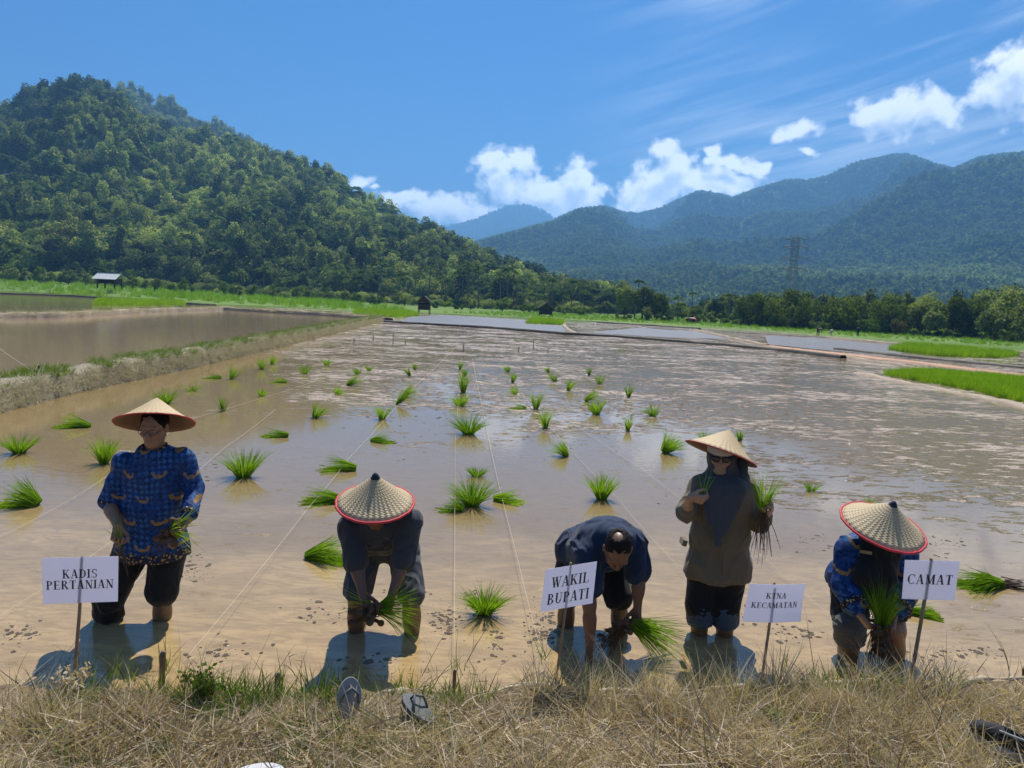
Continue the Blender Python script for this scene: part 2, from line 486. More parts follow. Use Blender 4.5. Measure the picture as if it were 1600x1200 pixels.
hill, hill_at = polar_hill("hill", interp_px(SKY1), az_of(-800), az_of(985), 240, 90, HILL_FOOT, HILL_TOP, HILL_FAR, FOOT_Z, lambda A: np.interp(HILL_TOP(A), [200, 300, 400, 540], [5.0, 7.0, 10.0, 13.0]), 0.34, 3, M_HILL, 1.05, 70)
hill2, hill2_at = polar_hill("hill", interp_px(SKY2), az_of(-500), az_of(700), 120, 40, lambda A: 560 + 0 * A, lambda A: 820 + 0 * A, lambda A: 1200 + 0 * A, lambda A: 40 + 0 * A, 8.0, 0.2, 5, M_HILL, 0.9, 90)
SKY3 = [(560, 440), (640, 410), (700, 392), (740, 378), (775, 368), (860, 346), (905, 326), (945, 322), (970, 331), (1000, 334), (1030, 326), (1090, 299), (1110, 300), (1145, 309), (1180, 296), (1230, 281), (1270, 281), (1300, 271),
        (1340, 253), (1400, 241), (1420, 241), (1460, 256), (1490, 263), (1530, 246), (1560, 241), (1600, 238), (1750, 225), (2000, 260), (2600, 300)]
SKY4 = [(500, 420), (640, 385), (690, 366), (740, 352), (790, 329), (820, 328), (850, 336), (863, 346), (900, 372), (1000, 400), (1100, 430)]
M_MOUNT = flat_mat("mountain_soil", (0.04, 0.07, 0.025), 0.95, 0.3, 0.01, 0.2, 2.0)
mount, mount_at = polar_hill("mountain", interp_px(SKY3), az_of(540), az_of(2500), 300, 110, lambda A: 480 + 0 * A, lambda A: 2300 + 250 * np.sin(A * 9), lambda A: 3200 + 0 * A, lambda A: -3 + 0 * A, 13, 1.0, 11, M_MOUNT, 1.15, 300)
peak, peak_at = polar_hill("mountain", interp_px(SKY4), az_of(480), az_of(1150), 90, 36, lambda A: 2600 + 0 * A, lambda A: 4600 + 0 * A, lambda A: 6000 + 0 * A, lambda A: 0 * A, 10, 0.35, 13, M_MOUNT, 1.0, 700)

# crowns for the woods ------------------------------------------------------------
def crown_round(r, R_=1.0, H=1.0, nclump=16, n_per=40, leaf=0.13, squash=0.8):
    c = r.normal(size=(nclump, 3)); c /= np.linalg.norm(c, axis=1)[:, None]
    c *= (0.45 + 0.35 * r.random(nclump))[:, None]
    c[:, 2] = np.abs(c[:, 2]) * 0.9 - 0.25
    c *= np.array([R_, R_, H]); c[:, 2] += H
    return leaf_cloud(c, (0.30 + 0.22 * r.random(nclump)) * R_, n_per, leaf * R_, r, squash=squash)
def crown_tall(r, R_=0.45, H=2.0, nclump=14, n_per=36, leaf=0.14):
    z = np.linspace(0.25, 1, nclump) * H
    w = np.sin(np.linspace(0.5, 2.9, nclump)) * 0.6 * R_
    a = r.random(nclump) * 6.283
    c = np.stack([np.cos(a) * w, np.sin(a) * w, z], 1)
    return leaf_cloud(c, 0.22 + 0.2 * r.random(nclump) * R_ * 2, n_per, leaf, r)
def frond_set(r, n=11, length=1.0, droop=0.9, leaf_w=0.05, leaflets=12, z=0.0, upang=0.9):
    parts = []
    for i in range(n):
        a = 6.283 * i / n + r.normal() * 0.25
        el = upang * (0.3 + 0.9 * r.random())
        d = np.array([math.cos(a) * math.cos(el), math.sin(a) * math.cos(el), math.sin(el)])
        L = length * (0.8 + 0.35 * r.random())
        ts = np.linspace(0.12, 1, leaflets)
        p = d * (L * ts)[:, None] + np.array([0, 0, -1]) * (droop * L * ts ** 2)[:, None] * 0.62 + np.array([0, 0, z])
        tang = d[None] + np.array([0, 0, -1])[None] * (2 * droop * ts * 0.62)[:, None]; tang /= np.linalg.norm(tang, axis=1)[:, None]
        side = np.cross(tang, [0, 0, 1.0]); side /= np.linalg.norm(side, axis=1)[:, None] + 1e-9
        ll = L * 0.42 * np.sin(np.clip(ts * 2.9, 0.35, 2.9)) + 0.02
        for sg in (-1, 1):
            tip = p + side * (sg * ll * 0.8)[:, None] + tang * (ll * 0.5)[:, None] - np.array([0, 0, 1]) * (ll * 0.45)[:, None]
            wv = tang * (leaf_w * length)
            V = np.stack([p - wv, p + wv, tip + wv * 0.25, tip - wv * 0.25], 1).reshape(-1, 3)
            parts.append((V, np.arange(len(V)).reshape(-1, 4)))
        pv = np.concatenate([p - side * 0.012 * length, p[::-1] + side * 0.012 * length])
        m = len(p); q = np.array([[k, k + 1, 2 * m - 2 - k, 2 * m - 1 - k] for k in range(m - 1)])
        parts.append((pv, q))
    return merge(parts)
prs = np.random.default_rng(21)
PR_TREES = [proto("wood_crown", *crown_round(prs, 1, .85, 22, 70, .075), M_TREE), proto("wood_crown", *crown_round(prs, 1, .6, 18, 70, .08), M_TREE),
            proto("wood_crown", *crown_round(prs, .8, 1.1, 20, 66, .085), M_TREE), proto("wood_crown", *crown_tall(prs, .45, 2.3, 16, 60, .085), M_TREE),
            proto("wood_crown", *crown_tall(prs, .6, 1.9, 14, 60, .09), M_TREE)]
v_, f_ = frond_set(prs, 11, 0.9, 0.9, 0.06, 9, 1.5)
PR_TREES.append(proto("wood_palm", v_, f_, M_PALM))
PR_TREES.append(proto("wood_shrub", *crown_round(prs, 1, .5, 11, 60, .10), M_SHRUB))
PR_FAR = [proto("far_crown", *crown_round(prs, 1, .8, 7, 14, .30), M_FAR), proto("far_crown", *crown_round(prs, 1, 1.0, 8, 12, .32), M_FAR), proto("far_crown", *crown_tall(prs, .6, 1.9, 8, 10, .3), M_FAR)]

def wood_on(name, sample, az0, az1, n, tmin, tmax, size, protos, seed, tp=1.0, az_pow=None):
    r = np.random.default_rng(seed)
    a = az0 + (az1 - az0) * r.random(n)
    t = tmin + (tmax - tmin) * r.random(n) ** tp
    P = sample(a, t)
    return r, a, t, P
r_, a_, t_, P_ = wood_on("w", hill_at, az_of(-260), az_of(975), 11000, 0.0, 1.06, 6, PR_TREES, 4, 0.85)
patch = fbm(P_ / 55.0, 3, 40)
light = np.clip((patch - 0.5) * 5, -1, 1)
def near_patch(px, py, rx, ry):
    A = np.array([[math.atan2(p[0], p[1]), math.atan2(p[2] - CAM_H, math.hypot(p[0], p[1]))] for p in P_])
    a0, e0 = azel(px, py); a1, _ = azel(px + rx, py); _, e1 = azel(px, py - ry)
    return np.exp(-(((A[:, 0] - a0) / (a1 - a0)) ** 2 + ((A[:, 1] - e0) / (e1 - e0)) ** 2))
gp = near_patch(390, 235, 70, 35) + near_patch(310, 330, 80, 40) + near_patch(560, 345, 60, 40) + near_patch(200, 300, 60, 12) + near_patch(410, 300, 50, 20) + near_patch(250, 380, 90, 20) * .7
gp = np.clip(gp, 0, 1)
pid = r_.choice(7, len(P_), p=[.24, .18, .2, .14, .11, .08, .05])
pid[(r_.random(len(P_)) < .34) & (t_ < .22)] = 5
shr = r_.random(len(P_)) < gp * 0.75
pid[shr] = 6
dist = np.linalg.norm(P_, axis=1)
sz = (2.0 + 4.9 * r_.random(len(P_)) ** 2.4) * (0.28 + 0.72 * dist / 400)
sz[pid == 6] *= 0.55; sz[pid == 3] *= 0.8; sz[pid == 5] *= 1.1
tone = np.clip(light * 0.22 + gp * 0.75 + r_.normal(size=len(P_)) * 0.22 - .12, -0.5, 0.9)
P_[:, 2] -= 0.6
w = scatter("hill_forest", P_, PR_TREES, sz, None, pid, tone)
tag(w, "dense tropical forest covering the steep green hill on the left", "forest", kind='stuff')
r_, a_, t_, P_ = wood_on("w", hill2_at, az_of(-100), az_of(520), 1100, 0.4, 1.05, 6, PR_TREES, 5, 0.7)
w = scatter("ridge_forest", P_, PR_TREES[:5], 5.0 + 4 * r_.random(len(P_)), None, None, np.zeros(len(P_)))
tag(w, "forest on the second ridge behind the left hill's summit", "forest", kind='stuff')
r_, a_, t_, P_ = wood_on("w", mount_at, az_of(600), az_of(1720), 70000, 0.02, 1.03, 6, PR_FAR, 6, 0.9)
d_ = np.linalg.norm(P_, axis=1)
pt = fbm(P_ / 130.0, 4, 77)
lowm = np.clip(1 - (t_ - 0.1) / 0.5, 0, 1)
tn = np.clip((pt - 0.56) * 7, 0, 1) * lowm
w = scatter("mountain_forest", P_, PR_FAR, (3.6 + 5.0 * r_.random(len(P_)) ** 1.6) * (0.5 + 0.5 * d_ / 2300), None, None, tn * 1.0 + r_.normal(size=len(P_)) * 0.1)
tag(w, "hazy blue-green forest covering the long mountain range on the right", "forest", kind='stuff')
r_, a_, t_, P_ = wood_on("w", peak_at, az_of(600), az_of(950), 3000, 0.3, 1.02, 6, PR_FAR, 8)
w = scatter("peak_forest", P_, PR_FAR, 16 + 10 * r_.random(len(P_)), None, None, np.zeros(len(P_)))
tag(w, "pale blue forest on the farthest peak in the middle", "forest", kind='stuff')

# ------------------------------------------------------------------ paddies, banks, fields
def paddy_mat(name, tan, brown, mud_glare_c, ripple=0.0010, zones=True):
    m, t, out = new_mat(name)
    oc = t.node('ShaderNodeTexCoord').outputs['Object']
    x, y, z = t.sep(oc)
    big = t.noise(t.mapping(oc, (0.5, 0.9, 1)), 0.7, 5, 0.55, 0.6)
    mid = t.noise(t.mapping(oc, (0.6, 1.5, 1)), 4.4, 8, 0.70, 0.3)
    fine = t.noise(oc, 34, 5, 0.65)
    wav = t.noise(t.mapping(oc, (0.8, 2.8, 1), rot=(0, 0, 0.35)), 4.5, 6, 0.6, 1.6)
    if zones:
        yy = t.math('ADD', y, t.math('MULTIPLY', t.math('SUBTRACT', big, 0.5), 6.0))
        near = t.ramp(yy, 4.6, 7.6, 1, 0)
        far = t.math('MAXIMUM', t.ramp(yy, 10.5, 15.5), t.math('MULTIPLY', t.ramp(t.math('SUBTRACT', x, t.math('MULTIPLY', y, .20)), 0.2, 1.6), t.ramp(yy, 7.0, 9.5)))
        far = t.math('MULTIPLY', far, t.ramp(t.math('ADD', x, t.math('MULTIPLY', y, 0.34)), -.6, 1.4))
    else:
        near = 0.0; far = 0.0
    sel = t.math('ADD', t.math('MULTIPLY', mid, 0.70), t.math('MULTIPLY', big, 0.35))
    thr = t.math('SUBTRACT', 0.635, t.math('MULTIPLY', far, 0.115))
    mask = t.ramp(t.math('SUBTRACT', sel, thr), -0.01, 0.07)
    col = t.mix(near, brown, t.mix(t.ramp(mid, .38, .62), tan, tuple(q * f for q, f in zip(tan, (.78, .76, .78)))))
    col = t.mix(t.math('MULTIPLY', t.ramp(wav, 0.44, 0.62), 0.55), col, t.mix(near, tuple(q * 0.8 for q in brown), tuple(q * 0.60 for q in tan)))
    col = t.mix(t.math('MULTIPLY', mask, t.ramp(fine, 0.36, 0.6)), col, t.mix(far, tuple(q * .70 for q in mud_glare_c), mud_glare_c))  # mud patches; far ones paler, painting sun glare on wet mud into the colour
    rough = t.math('ADD', t.math('MULTIPLY', mask, 0.22), 0.035)
    rip = t.noise(t.mapping(oc, (1.0, 1.8, 1)), 7.0, 3, 0.5, 0.5)
    h = t.math('ADD', t.math('MULTIPLY', rip, ripple), t.math('MULTIPLY', t.math('MULTIPLY', mask, fine), t.math('MULTIPLY_ADD', far, 0.034, 0.012)))
    h = t.math('ADD', h, t.math('MULTIPLY', t.math('MULTIPLY', wav, near), 0.0022))
    principled(t, out, col, rough, h, 0.9, 1.0, 0.5, 1.5)
    return m
M_PADDY = paddy_mat("muddy_paddy_water", (0.43, 0.30, 0.138), (0.245, 0.168, 0.078), (0.76, 0.59, 0.45))  # last colour: mud lightened past its own tone to imitate distant wet glare
M_POND = paddy_mat("brown_pond_water", (0.40, 0.27, 0.15), (0.31, 0.21, 0.115), (0.42, .33, .24), 0.0022, False)
M_STRIP = flat_mat("wind_ruffled_water", (0.20, 0.165, 0.13), .30, .15, 2.0, .5, .05, .6)
M_MUD = flat_mat("wet_mud", (0.21, 0.155, 0.105), 0.26, 0.3, 9, 0.8, 0.02, 0.6)
M_ORANGE = flat_mat("orange_mud", (0.40, 0.19, 0.085), 0.6, 0.15, 1.5, 0.3, 0.02)

def grid_poly(name, pts, mat, kind='structure', res=None):
    bm = bmesh.new()
    vs = [bm.verts.new(tuple(map(float, p))) for p in pts]
    bm.faces.new(vs); bm.normal_update()
    if bm.faces[:][0].normal.z < 0: bmesh.ops.reverse_faces(bm, faces=bm.faces[:])
    bmesh.ops.triangulate(bm, faces=bm.faces[:])
    me = bpy.data.meshes.new(name); bm.to_mesh(me); bm.free()
    o = link(name, me, mat); tag(o, kind=kind); return o

grid_poly("ground", [(-9000, -60, -0.9), (9000, -60, -0.9), (9000, 12000, -0.9), (-9000, 12000, -0.9)], M_HILL)
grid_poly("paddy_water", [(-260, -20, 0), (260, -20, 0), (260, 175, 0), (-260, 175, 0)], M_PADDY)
POND_EDGE = [(-900, 870), (-250, 722), (0, 640), (130, 605), (300, 570), (480, 527), (560, 508), (600, 500)]
pp = [G(x, y) + (-.3, .3, .004) for x, y in POND_EDGE] + [G(x, y) + (0, 0, .004) for x, y in [(600, 492), (430, 484), (350, 481), (240, 484), (100, 491), (-300, 505), (-900, 560)]]
grid_poly("pond_water", pp, M_POND)
pp2 = [G(x, y) + (0, 0, .006) for x, y in [(-400, 500), (0, 490), (100, 489), (240, 480), (330, 476), (240, 469), (150, 463), (0, 453), (-400, 440)]]
grid_poly("pond_water", pp2, M_POND)

pp3 = [(640, 495), (690, 492), (880, 503.5), (886, 514), (880, 520), (760, 510), (625, 503)]
grid_poly("pond_water", [G(x, y) + (0, 0, .008) for x, y in pp3], M_STRIP)
grid_poly("pond_water", [G(x, y) + (0, 0, .008) for x, y in [(1195, 524), (1290, 530), (1430, 543), (1400, 556), (1300, 548), (1200, 538)]], M_STRIP)
grid_poly("pond_water", [G(x, y) + (0, 0, .008) for x, y in [(1000, 512), (1090, 519), (1140, 530), (1040, 527), (920, 520)]], M_STRIP)
# green valley floor from the far edge of the water to the foot of the hills
FB = [(-700, 436), (-300, 447), (0, 455), (150, 463), (230, 469), (330, 476), (440, 481), (600, 489), (680, 491), (880, 502), (1000, 507), (1100, 513), (1200, 518), (1400, 535), (1600, 549), (2000, 580), (2400, 620)]
VAZ = np.array([azel(x, y)[0] for x, y in FB]); VRAD = np.array([np.linalg.norm(G(x, y)[:2]) for x, y in FB])
azs = np.linspace(VAZ[0], VAZ[-1], 260); ts = np.linspace(0, 1, 40) ** 1.5
A, T = np.meshgrid(azs, ts, indexing='ij')
rb = np.interp(A, VAZ, VRAD)
rfar = np.where(A < az_of(985), HILL_FOOT(A) + 25, 700)
RR = rb + (rfar - rb) * T
zz = 0.10 + (FOOT_Z(A) + 0.05) * np.clip((RR - rb) / np.maximum(HILL_FOOT(A) - rb, 10), 0, 1.1) + 0.08 * (vnoise(np.stack([A * 60, RR * .3, A * 0], -1).reshape(-1, 3)).reshape(A.shape) - .5)
zz = np.where(T == 0, -0.3, zz)
P = np.stack([np.sin(A) * RR, np.cos(A) * RR, zz], -1).reshape(-1, 3)
idx = np.arange(260 * 40).reshape(260, 40)
m, t, out = new_mat("valley_grass")
oc = t.node('ShaderNodeTexCoord').outputs['Object']
n1_ = t.noise(oc, 0.06, 4, 0.6); n2_ = t.noise(oc, 0.9, 5, 0.65)
cc = t.mix(t.ramp(n1_, 0.35, 0.65), (0.10, 0.18, 0.025), (0.14, 0.22, 0.04))
cc = t.mix(t.math('MULTIPLY', t.ramp(n2_, 0.5, 0.75), 0.5), cc, (0.16, 0.12, 0.06))
principled(t, out, cc, 0.9, n2_, 0.6, 0.3, 0.2)
valley = tag(mesh_np("field", P, np.stack([idx[:-1, :-1], idx[1:, :-1], idx[1:, 1:], idx[:-1, 1:]], -1).reshape(-1, 4), True, m), kind='structure')
def valley_z(x, y):
    a = math.atan2(x, y); r = math.hypot(x, y)
    b = np.interp(a, VAZ, VRAD); hf = float(HILL_FOOT(a))
    if r < b: return 0.0
    return 0.10 + (float(FOOT_Z(a)) + .05) * min(max((r - b) / max(hf - b, 10), 0), 1.1)

def bank(name, px, width, height, mat, z=0.0, seed=0, rough=0.06, seg=0.25, face='left', slope=0.15):
    """earth dyke: px = its front base line in the photograph; it lies beyond / left of that line"""
    pts = np.array([G(x, y, z) for x, y in px])
    L = np.concatenate([[0], np.cumsum(np.linalg.norm(np.diff(pts, axis=0), axis=1))])
    n = int(min(max(L[-1] / seg, 12), 260))
    q = np.linspace(0, L[-1], n)
    c = np.stack([np.interp(q, L, pts[:, k]) for k in range(3)], 1)
    tg = np.gradient(c, axis=0); tg /= np.linalg.norm(tg, axis=1)[:, None]
    nr = np.stack([-tg[:, 1], tg[:, 0], tg[:, 2] * 0], 1)
    prof = []
    m_ = 6
    for k in range(m_): prof.append((slope * (k / m_) ** 1.5, -0.12 + (height + 0.12) * k / m_))
    for k in range(6): prof.append((slope + (width - 2 * slope) * k / 5, height))
    for k in range(1, 5): prof.append((width - slope + slope * k / 4, height - (height + 0.12) * k / 4))
    V = np.zeros((n, len(prof), 3))
    for j, (o, h) in enumerate(prof):
        V[:, j] = c + nr * o; V[:, j, 2] = z + h
    Vf = V.reshape(-1, 3)
    dn = np.stack([fbm(Vf * 2.6, 4, seed) - .5, fbm(Vf * 2.6 + 9, 4, seed + 3) - .5, fbm(Vf * 1.3 + 5, 4, seed + 7) - .5], 1)
    Vf = Vf + dn * np.array([1, 1, 1.2]) * rough * 2
    k = len(prof); idx = np.arange(n * k).reshape(n, k)
    Fq = np.stack([idx[:-1, :-1], idx[1:, :-1], idx[1:, 1:], idx[:-1, 1:]], -1).reshape(-1, 4)
    o = mesh_np(name, Vf, Fq, True, mat); tag(o, kind='structure')
    return o, c, nr
m, t, out = new_mat("straw_covered_earth")
oc = t.node('ShaderNodeTexCoord').outputs['Object']
s1 = t.noise(t.mapping(oc, (1, 1, 0.35)), 22, 6, 0.7); s2 = t.noise(oc, 2.0, 4, 0.6); s3 = t.noise(oc, 0.8, 3, 0.5)
cc = t.mix(t.ramp(s1, 0.32, 0.66), (0.17, 0.14, 0.10), (0.52, 0.45, 0.33))
cc = t.mix(t.math('MULTIPLY', t.ramp(s2, 0.5, 0.7), 0.35), cc, (0.20, 0.23, 0.06))
principled(t, out, cc, 0.9, s1, 0.9, 0.05, 0.2)
M_STRAWBANK = m
M_LIGHTMUD = flat_mat("pale_dry_mud", (0.36, 0.29, 0.21), 0.85, 0.25, 5, 0.7, 0.04, 0.2)
M_DARKMUD = flat_mat("dark_wet_bank", (0.075, 0.06, 0.042), 0.6, 0.3, 4, 0.6, 0.04, 0.3)
dyke, dk_c, dk_n = bank("embankment", [(-900, 900), (-250, 727), (0, 645), (130, 611), (300, 575), (480, 532), (560, 512), (598, 503)], 0.85, 0.42, M_STRAWBANK, seed=2, rough=0.07)
dyke2, dk2_c, dk2_n = bank("embankment", [(-400, 505), (0, 497), (100, 496), (240, 488), (350, 484), (430, 489), (520, 494), (600, 501)], 1.0, 0.28, M_LIGHTMUD, seed=5, rough=0.08, seg=.5)
bank("embankment", [(560, 500), (620, 505), (760, 513), (880, 523), (960, 527), (1100, 538), (1210, 548), (1310, 560)], 0.6, 0.16, M_DARKMUD, seed=6, rough=.05, seg=.5)
bank("embankment", [(905, 523), (893, 517), (886, 511), (884, 503)], 0.5, 0.14, M_LIGHTMUD, seed=7, rough=.05)
bank("embankment", [(1205, 541), (1150, 530), (1088, 516)], 0.5, 0.14, M_LIGHTMUD, seed=8, rough=.05, seg=.5)
bank("embankment", [(1190, 543), (1300, 557), (1400, 572), (1478, 584)], 0.4, 0.10, M_LIGHTMUD, seed=9, rough=.06)
bank("embankment", [(1330, 583), (1372, 592), (1440, 605), (1520, 621), (1610, 642), (1800, 690), (2200, 800)], 0.6, 0.05, M_LIGHTMUD, seed=10, rough=.05, seg=.15)
bank("embankment", [(1190, 541), (1300, 553), (1450, 570), (1610, 590), (2000, 640)], 1.0, 0.05, M_ORANGE, seed=12, rough=.03, seg=.5)
bank("embankment", [(1300, 546), (1420, 559), (1610, 577), (2000, 615)], 0.8, 0.13, M_DARKMUD, seed=13, rough=.04, seg=.5)
bank("embankment", [(0, 459), (110, 463), (200, 469), (330, 478)], 0.8, 0.2, M_DARKMUD, seed=14, rough=.05, seg=.6)
bank("embankment", [(1150, 520), (1290, 528), (1430, 541), (1610, 553)], 0.6, 0.12, M_LIGHTMUD, seed=15, rough=.05, seg=.6)
bank("embankment", [(640, 489), (760, 494), (880, 501), (1000, 508), (1090, 514)], 0.7, 0.14, M_DARKMUD, seed=16, rough=.05, seg=.6)

# grass / rice tufts used by the stuff that nobody could count --------------------------
def tuft(r, n, L, w, spread, lean=0.25, rad=0.05, seg=3):
    a = r.random(n) * 6.283
    b = np.stack([np.cos(a), np.sin(a), 0 * a], 1) * (rad * np.sqrt(r.random(n)))[:, None]
    d = np.stack([np.cos(a) * spread * r.random(n), np.sin(a) * spread * r.random(n), np.ones(n)], 1) + r.normal(size=(n, 3)) * 0.08
    d /= np.linalg.norm(d, axis=1)[:, None]
    bend = np.stack([np.cos(a), np.sin(a), -0.5 * np.ones(n)], 1) * (lean * r.random(n))[:, None]
    return blades(b, d, L * (0.6 + 0.5 * r.random(n)), np.full(n, w), bend, r, seg)
PR_RICE = [proto("rice_tuft", *tuft(prs, 26, 0.26, 0.009, 0.25, 0.2, 0.09), M_FIELD) for _ in range(4)]
PR_GREEN = [proto("grass_tuft", *tuft(prs, 24, 0.14, 0.006, 0.8, 0.5, 0.05), M_GREENGRASS) for _ in range(4)]
def straw_tuft(r, n, L, w):
    b = r.normal(size=(n, 3)) * np.array([.07, .07, .012]); b[:, 2] = np.abs(b[:, 2])
    a = r.random(n) * 6.283
    el = r.normal(size=n) * 0.34 + 0.20
    d = np.stack([np.cos(a) * np.cos(el), np.sin(a) * np.cos(el), np.sin(el)], 1)
    bend = r.normal(size=(n, 3)) * 0.22
    return blades(b, d, L * (0.4 + 0.8 * r.random(n)), w * (0.6 + 0.8 * r.random(n)), bend, r, 4)
PR_STRAW = [proto("straw_litter", *straw_tuft(prs, 40, 0.17, 0.0044), M_DRY) for _ in range(6)]
PR_PALESTRAW = [proto("pale_straw", *straw_tuft(prs, 40, 0.17, 0.0044), M_STRAW) for _ in range(4)]
PR_DRYUP = [proto("dry_tuft", *tuft(prs, 20, 0.22, 0.0040, 0.7, 0.6, 0.05, 4), M_DRY) for _ in range(5)]

def in_poly(P, poly):
    x, y = P[:, 0], P[:, 1]; c = np.zeros(len(P), bool)
    for i in range(len(poly)):
        x0, y0 = poly[i - 1][:2]; x1, y1 = poly[i][:2]
        s = ((y0 > y) != (y1 > y)) & (x < (x1 - x0) * (y - y0) / (y1 - y0 + 1e-12) + x0)
        c ^= s
    return c
def rand_in(poly, n, r):
    poly = np.array(poly)[:, :2]; lo, hi = poly.min(0), poly.max(0); out = np.zeros((0, 2))
    while len(out) < n:
        q = lo + (hi - lo) * r.random((n * 2, 2)); out = np.concatenate([out, q[in_poly(q, poly)]])
    return out[:n]
def rice_plot(label, px, n, scale, tone=0.3, z=0.02, name="rice_field"):
    poly = [G(x, y) for x, y in px]
    r = np.random.default_rng(len(label) + n)
    q = rand_in(poly, n, r)
    P = np.concatenate([q, np.array([[valley_z(a, b) if name == "rice_field" else 0] for a, b in q]) + z], 1)
    sc = scale * (0.75 + 0.5 * r.random(n))
    w = scatter(name, P, PR_RICE, np.stack([sc * 1.4, sc * 1.4, sc], 1), None, None, np.clip(tone + r.normal(size=n) * .15 + (fbm(P * .5, 3, 3) - .5) * .8, -.3, .9))
    tag(w, label, "rice field", kind='stuff')
rice_plot("bright green bed of young rice seedlings on the right edge of the muddy paddy", [(1378, 586), (1440, 582), (1620, 597), (2000, 640), (2000, 735), (1610, 632), (1520, 612), (1440, 597)], 5200, 1.05, .35, name="rice_bed")
rice_plot("small green strip of young rice among the water plots on the far right", [(1390, 548), (1420, 541), (1500, 547), (1590, 556), (1560, 560), (1470, 557)], 1500, 1.6, .3, name="rice_bed")
rice_plot("lime green patch of seedlings beyond the left pond", [(148, 478), (156, 470), (285, 473), (288, 477)], 1100, 1.9, .6, name="rice_bed")
rice_plot("green patch of seedlings between the left ponds and the dark hut", [(553, 491), (560, 485), (640, 488), (655, 494), (620, 497)], 900, 1.8, .4, name="rice_bed")
rice_plot("small green patch of seedlings standing in the far water plot", [(822, 506), (835, 500), (880, 503), (880, 508)], 500, 1.7, .5, name="rice_bed")
rice_plot("tall green rice field stretching along the foot of the left hill", [(-250, 447), (0, 455), (230, 469), (440, 481), (600, 488), (655, 488), (480, 468), (300, 455), (150, 446), (0, 441), (-250, 438)], 6500, 3.4, .1)
rice_plot("low pale green grass strip before the right tree line", [(690, 490), (880, 500), (1100, 511), (1250, 521), (1600, 546), (1600, 534), (1250, 510), (1000, 496), (800, 489)], 2600, 1.2, -.45)

# grass on the left dyke
r = np.random.default_rng(31)
n = 2600; k = r.random(n); ii = (k * (len(dk_c) - 1)); i0 = ii.astype(int)
off = 0.10 + 0.7 * r.random(n); Pd = dk_c[i0] + dk_n[i0] * off[:, None] + (r.random((n, 3)) - .5) * .2
Pd[:, 2] = 0.39
keep = fbm(Pd * 1.1, 3, 8) > 0.46
w = scatter("dyke_grass", Pd[keep], PR_GREEN, 0.8 + .9 * r.random(keep.sum()), None, None, np.full(keep.sum(), .35)); tag(w, "green grass growing along the top of the left earth dyke", "grass", kind='stuff')
n = 3400; i0 = (r.random(n) ** 0.8 * (len(dk_c) - 1)).astype(int); h = r.random(n)
Ps = dk_c[i0] + dk_n[i0] * (0.02 + .12 * h)[:, None]; Ps[:, 2] = 0.02 + .38 * h
rot = np.stack([R(60) + r.normal(size=n) * .3, r.normal(size=n) * .3, np.arctan2(-dk_n[i0, 1], -dk_n[i0, 0]) - R(90) + 3.14159], 1)
w = scatter("dyke_straw", Ps, PR_PALESTRAW, 0.9 + .5 * r.random(n), rot, None, np.full(n, .12)); tag(w, "dry straw hanging down the side of the left earth dyke", "straw", kind='stuff')

n = 900; i0 = (r.random(n) * (len(dk2_c) - 1)).astype(int); Pq = dk2_c[i0] + dk2_n[i0] * (.05 + .8 * r.random(n))[:, None] + r.normal(size=(n, 3)) * .15; Pq[:, 2] = .10 + .18 * r.random(n)
w = scatter("bank_straw", Pq, PR_PALESTRAW, 1.3 + 1.2 * r.random(n), None, None, r.normal(size=n) * .3 + .05); tag(w, "dry straw and stubble lying on the far mud bank of the left pond", "straw", kind='stuff')
n = 500; i0 = (r.random(n) * (len(dk2_c) - 1)).astype(int); Pq = dk2_c[i0] + dk2_n[i0] * (.3 + .8 * r.random(n))[:, None]; Pq[:, 2] = .27
kp = fbm(Pq * .4, 3, 8) > .52
w = scatter("bank_grass", Pq[kp], PR_GREEN, 1.2 + .8 * r.random(kp.sum())); tag(w, "thin grass on the far mud bank of the left pond", "grass", kind='stuff')

# mud clods standing out of the shallow water ---------------------------------------
def clod(r, n=42):
    u = np.linspace(0, 6.283, 9)[:-1]; V = [(0, 0, .5)]
    for ph, rr in ((.5, .5), (1.0, .85), (1.5, 1.0)):
        V += [(math.cos(a) * rr, math.sin(a) * rr, math.cos(ph) * .5) for a in u]
    V = np.array(V); V *= (1 + r.normal(size=(len(V), 1)) * .16); V += r.normal(size=V.shape) * .07
    F_ = [[0, 1 + k, 1 + (k + 1) % 8] for k in range(8)]
    for ring in range(2):
        b = 1 + ring * 8
        F_ += [[b + k, b + 8 + k, b + 8 + (k + 1) % 8, b + (k + 1) % 8] for k in range(8)]
    return V, F_
PR_CLOD = [proto("mud_clod", *clod(prs), M_MUD, smooth=False) for _ in range(5)]
r = np.random.default_rng(77)
cl, cs = [], []
for (px, py, rx, ry, n) in [(700, 970, 28, 40, 130), (640, 920, 40, 14, 60), (850, 985, 40, 40, 170), (950, 1000, 50, 16, 60), (1170, 960, 30, 12, 40), (30, 990, 40, 25, 60), (500, 960, 50, 20, 40),
                            (300, 890, 40, 30, 70), (1010, 980, 40, 14, 60), (1250, 990, 60, 20, 70), (1500, 1020, 90, 14, 80), (1480, 850, 50, 30, 60), (1265, 850, 60, 25, 50), (740, 930, 20, 12, 30),
                            (900, 690, 160, 30, 90), (640, 690, 120, 40, 90), (330, 730, 80, 30, 60), (1150, 760, 120, 40, 90), (180, 690, 80, 30, 30), (1350, 720, 160, 40, 70), (770, 1010, 40, 30, 50), (350, 1020, 60, 20, 50), (590, 1030, 70, 16, 40)]:
    for _ in range(n):
        p = G(px + r.normal() * rx * .42, py + r.normal() * ry * .42); cl.append(p); cs.append((.0018 + .0085 * r.random() ** 3) * (1 + depth_of(p) * .07))
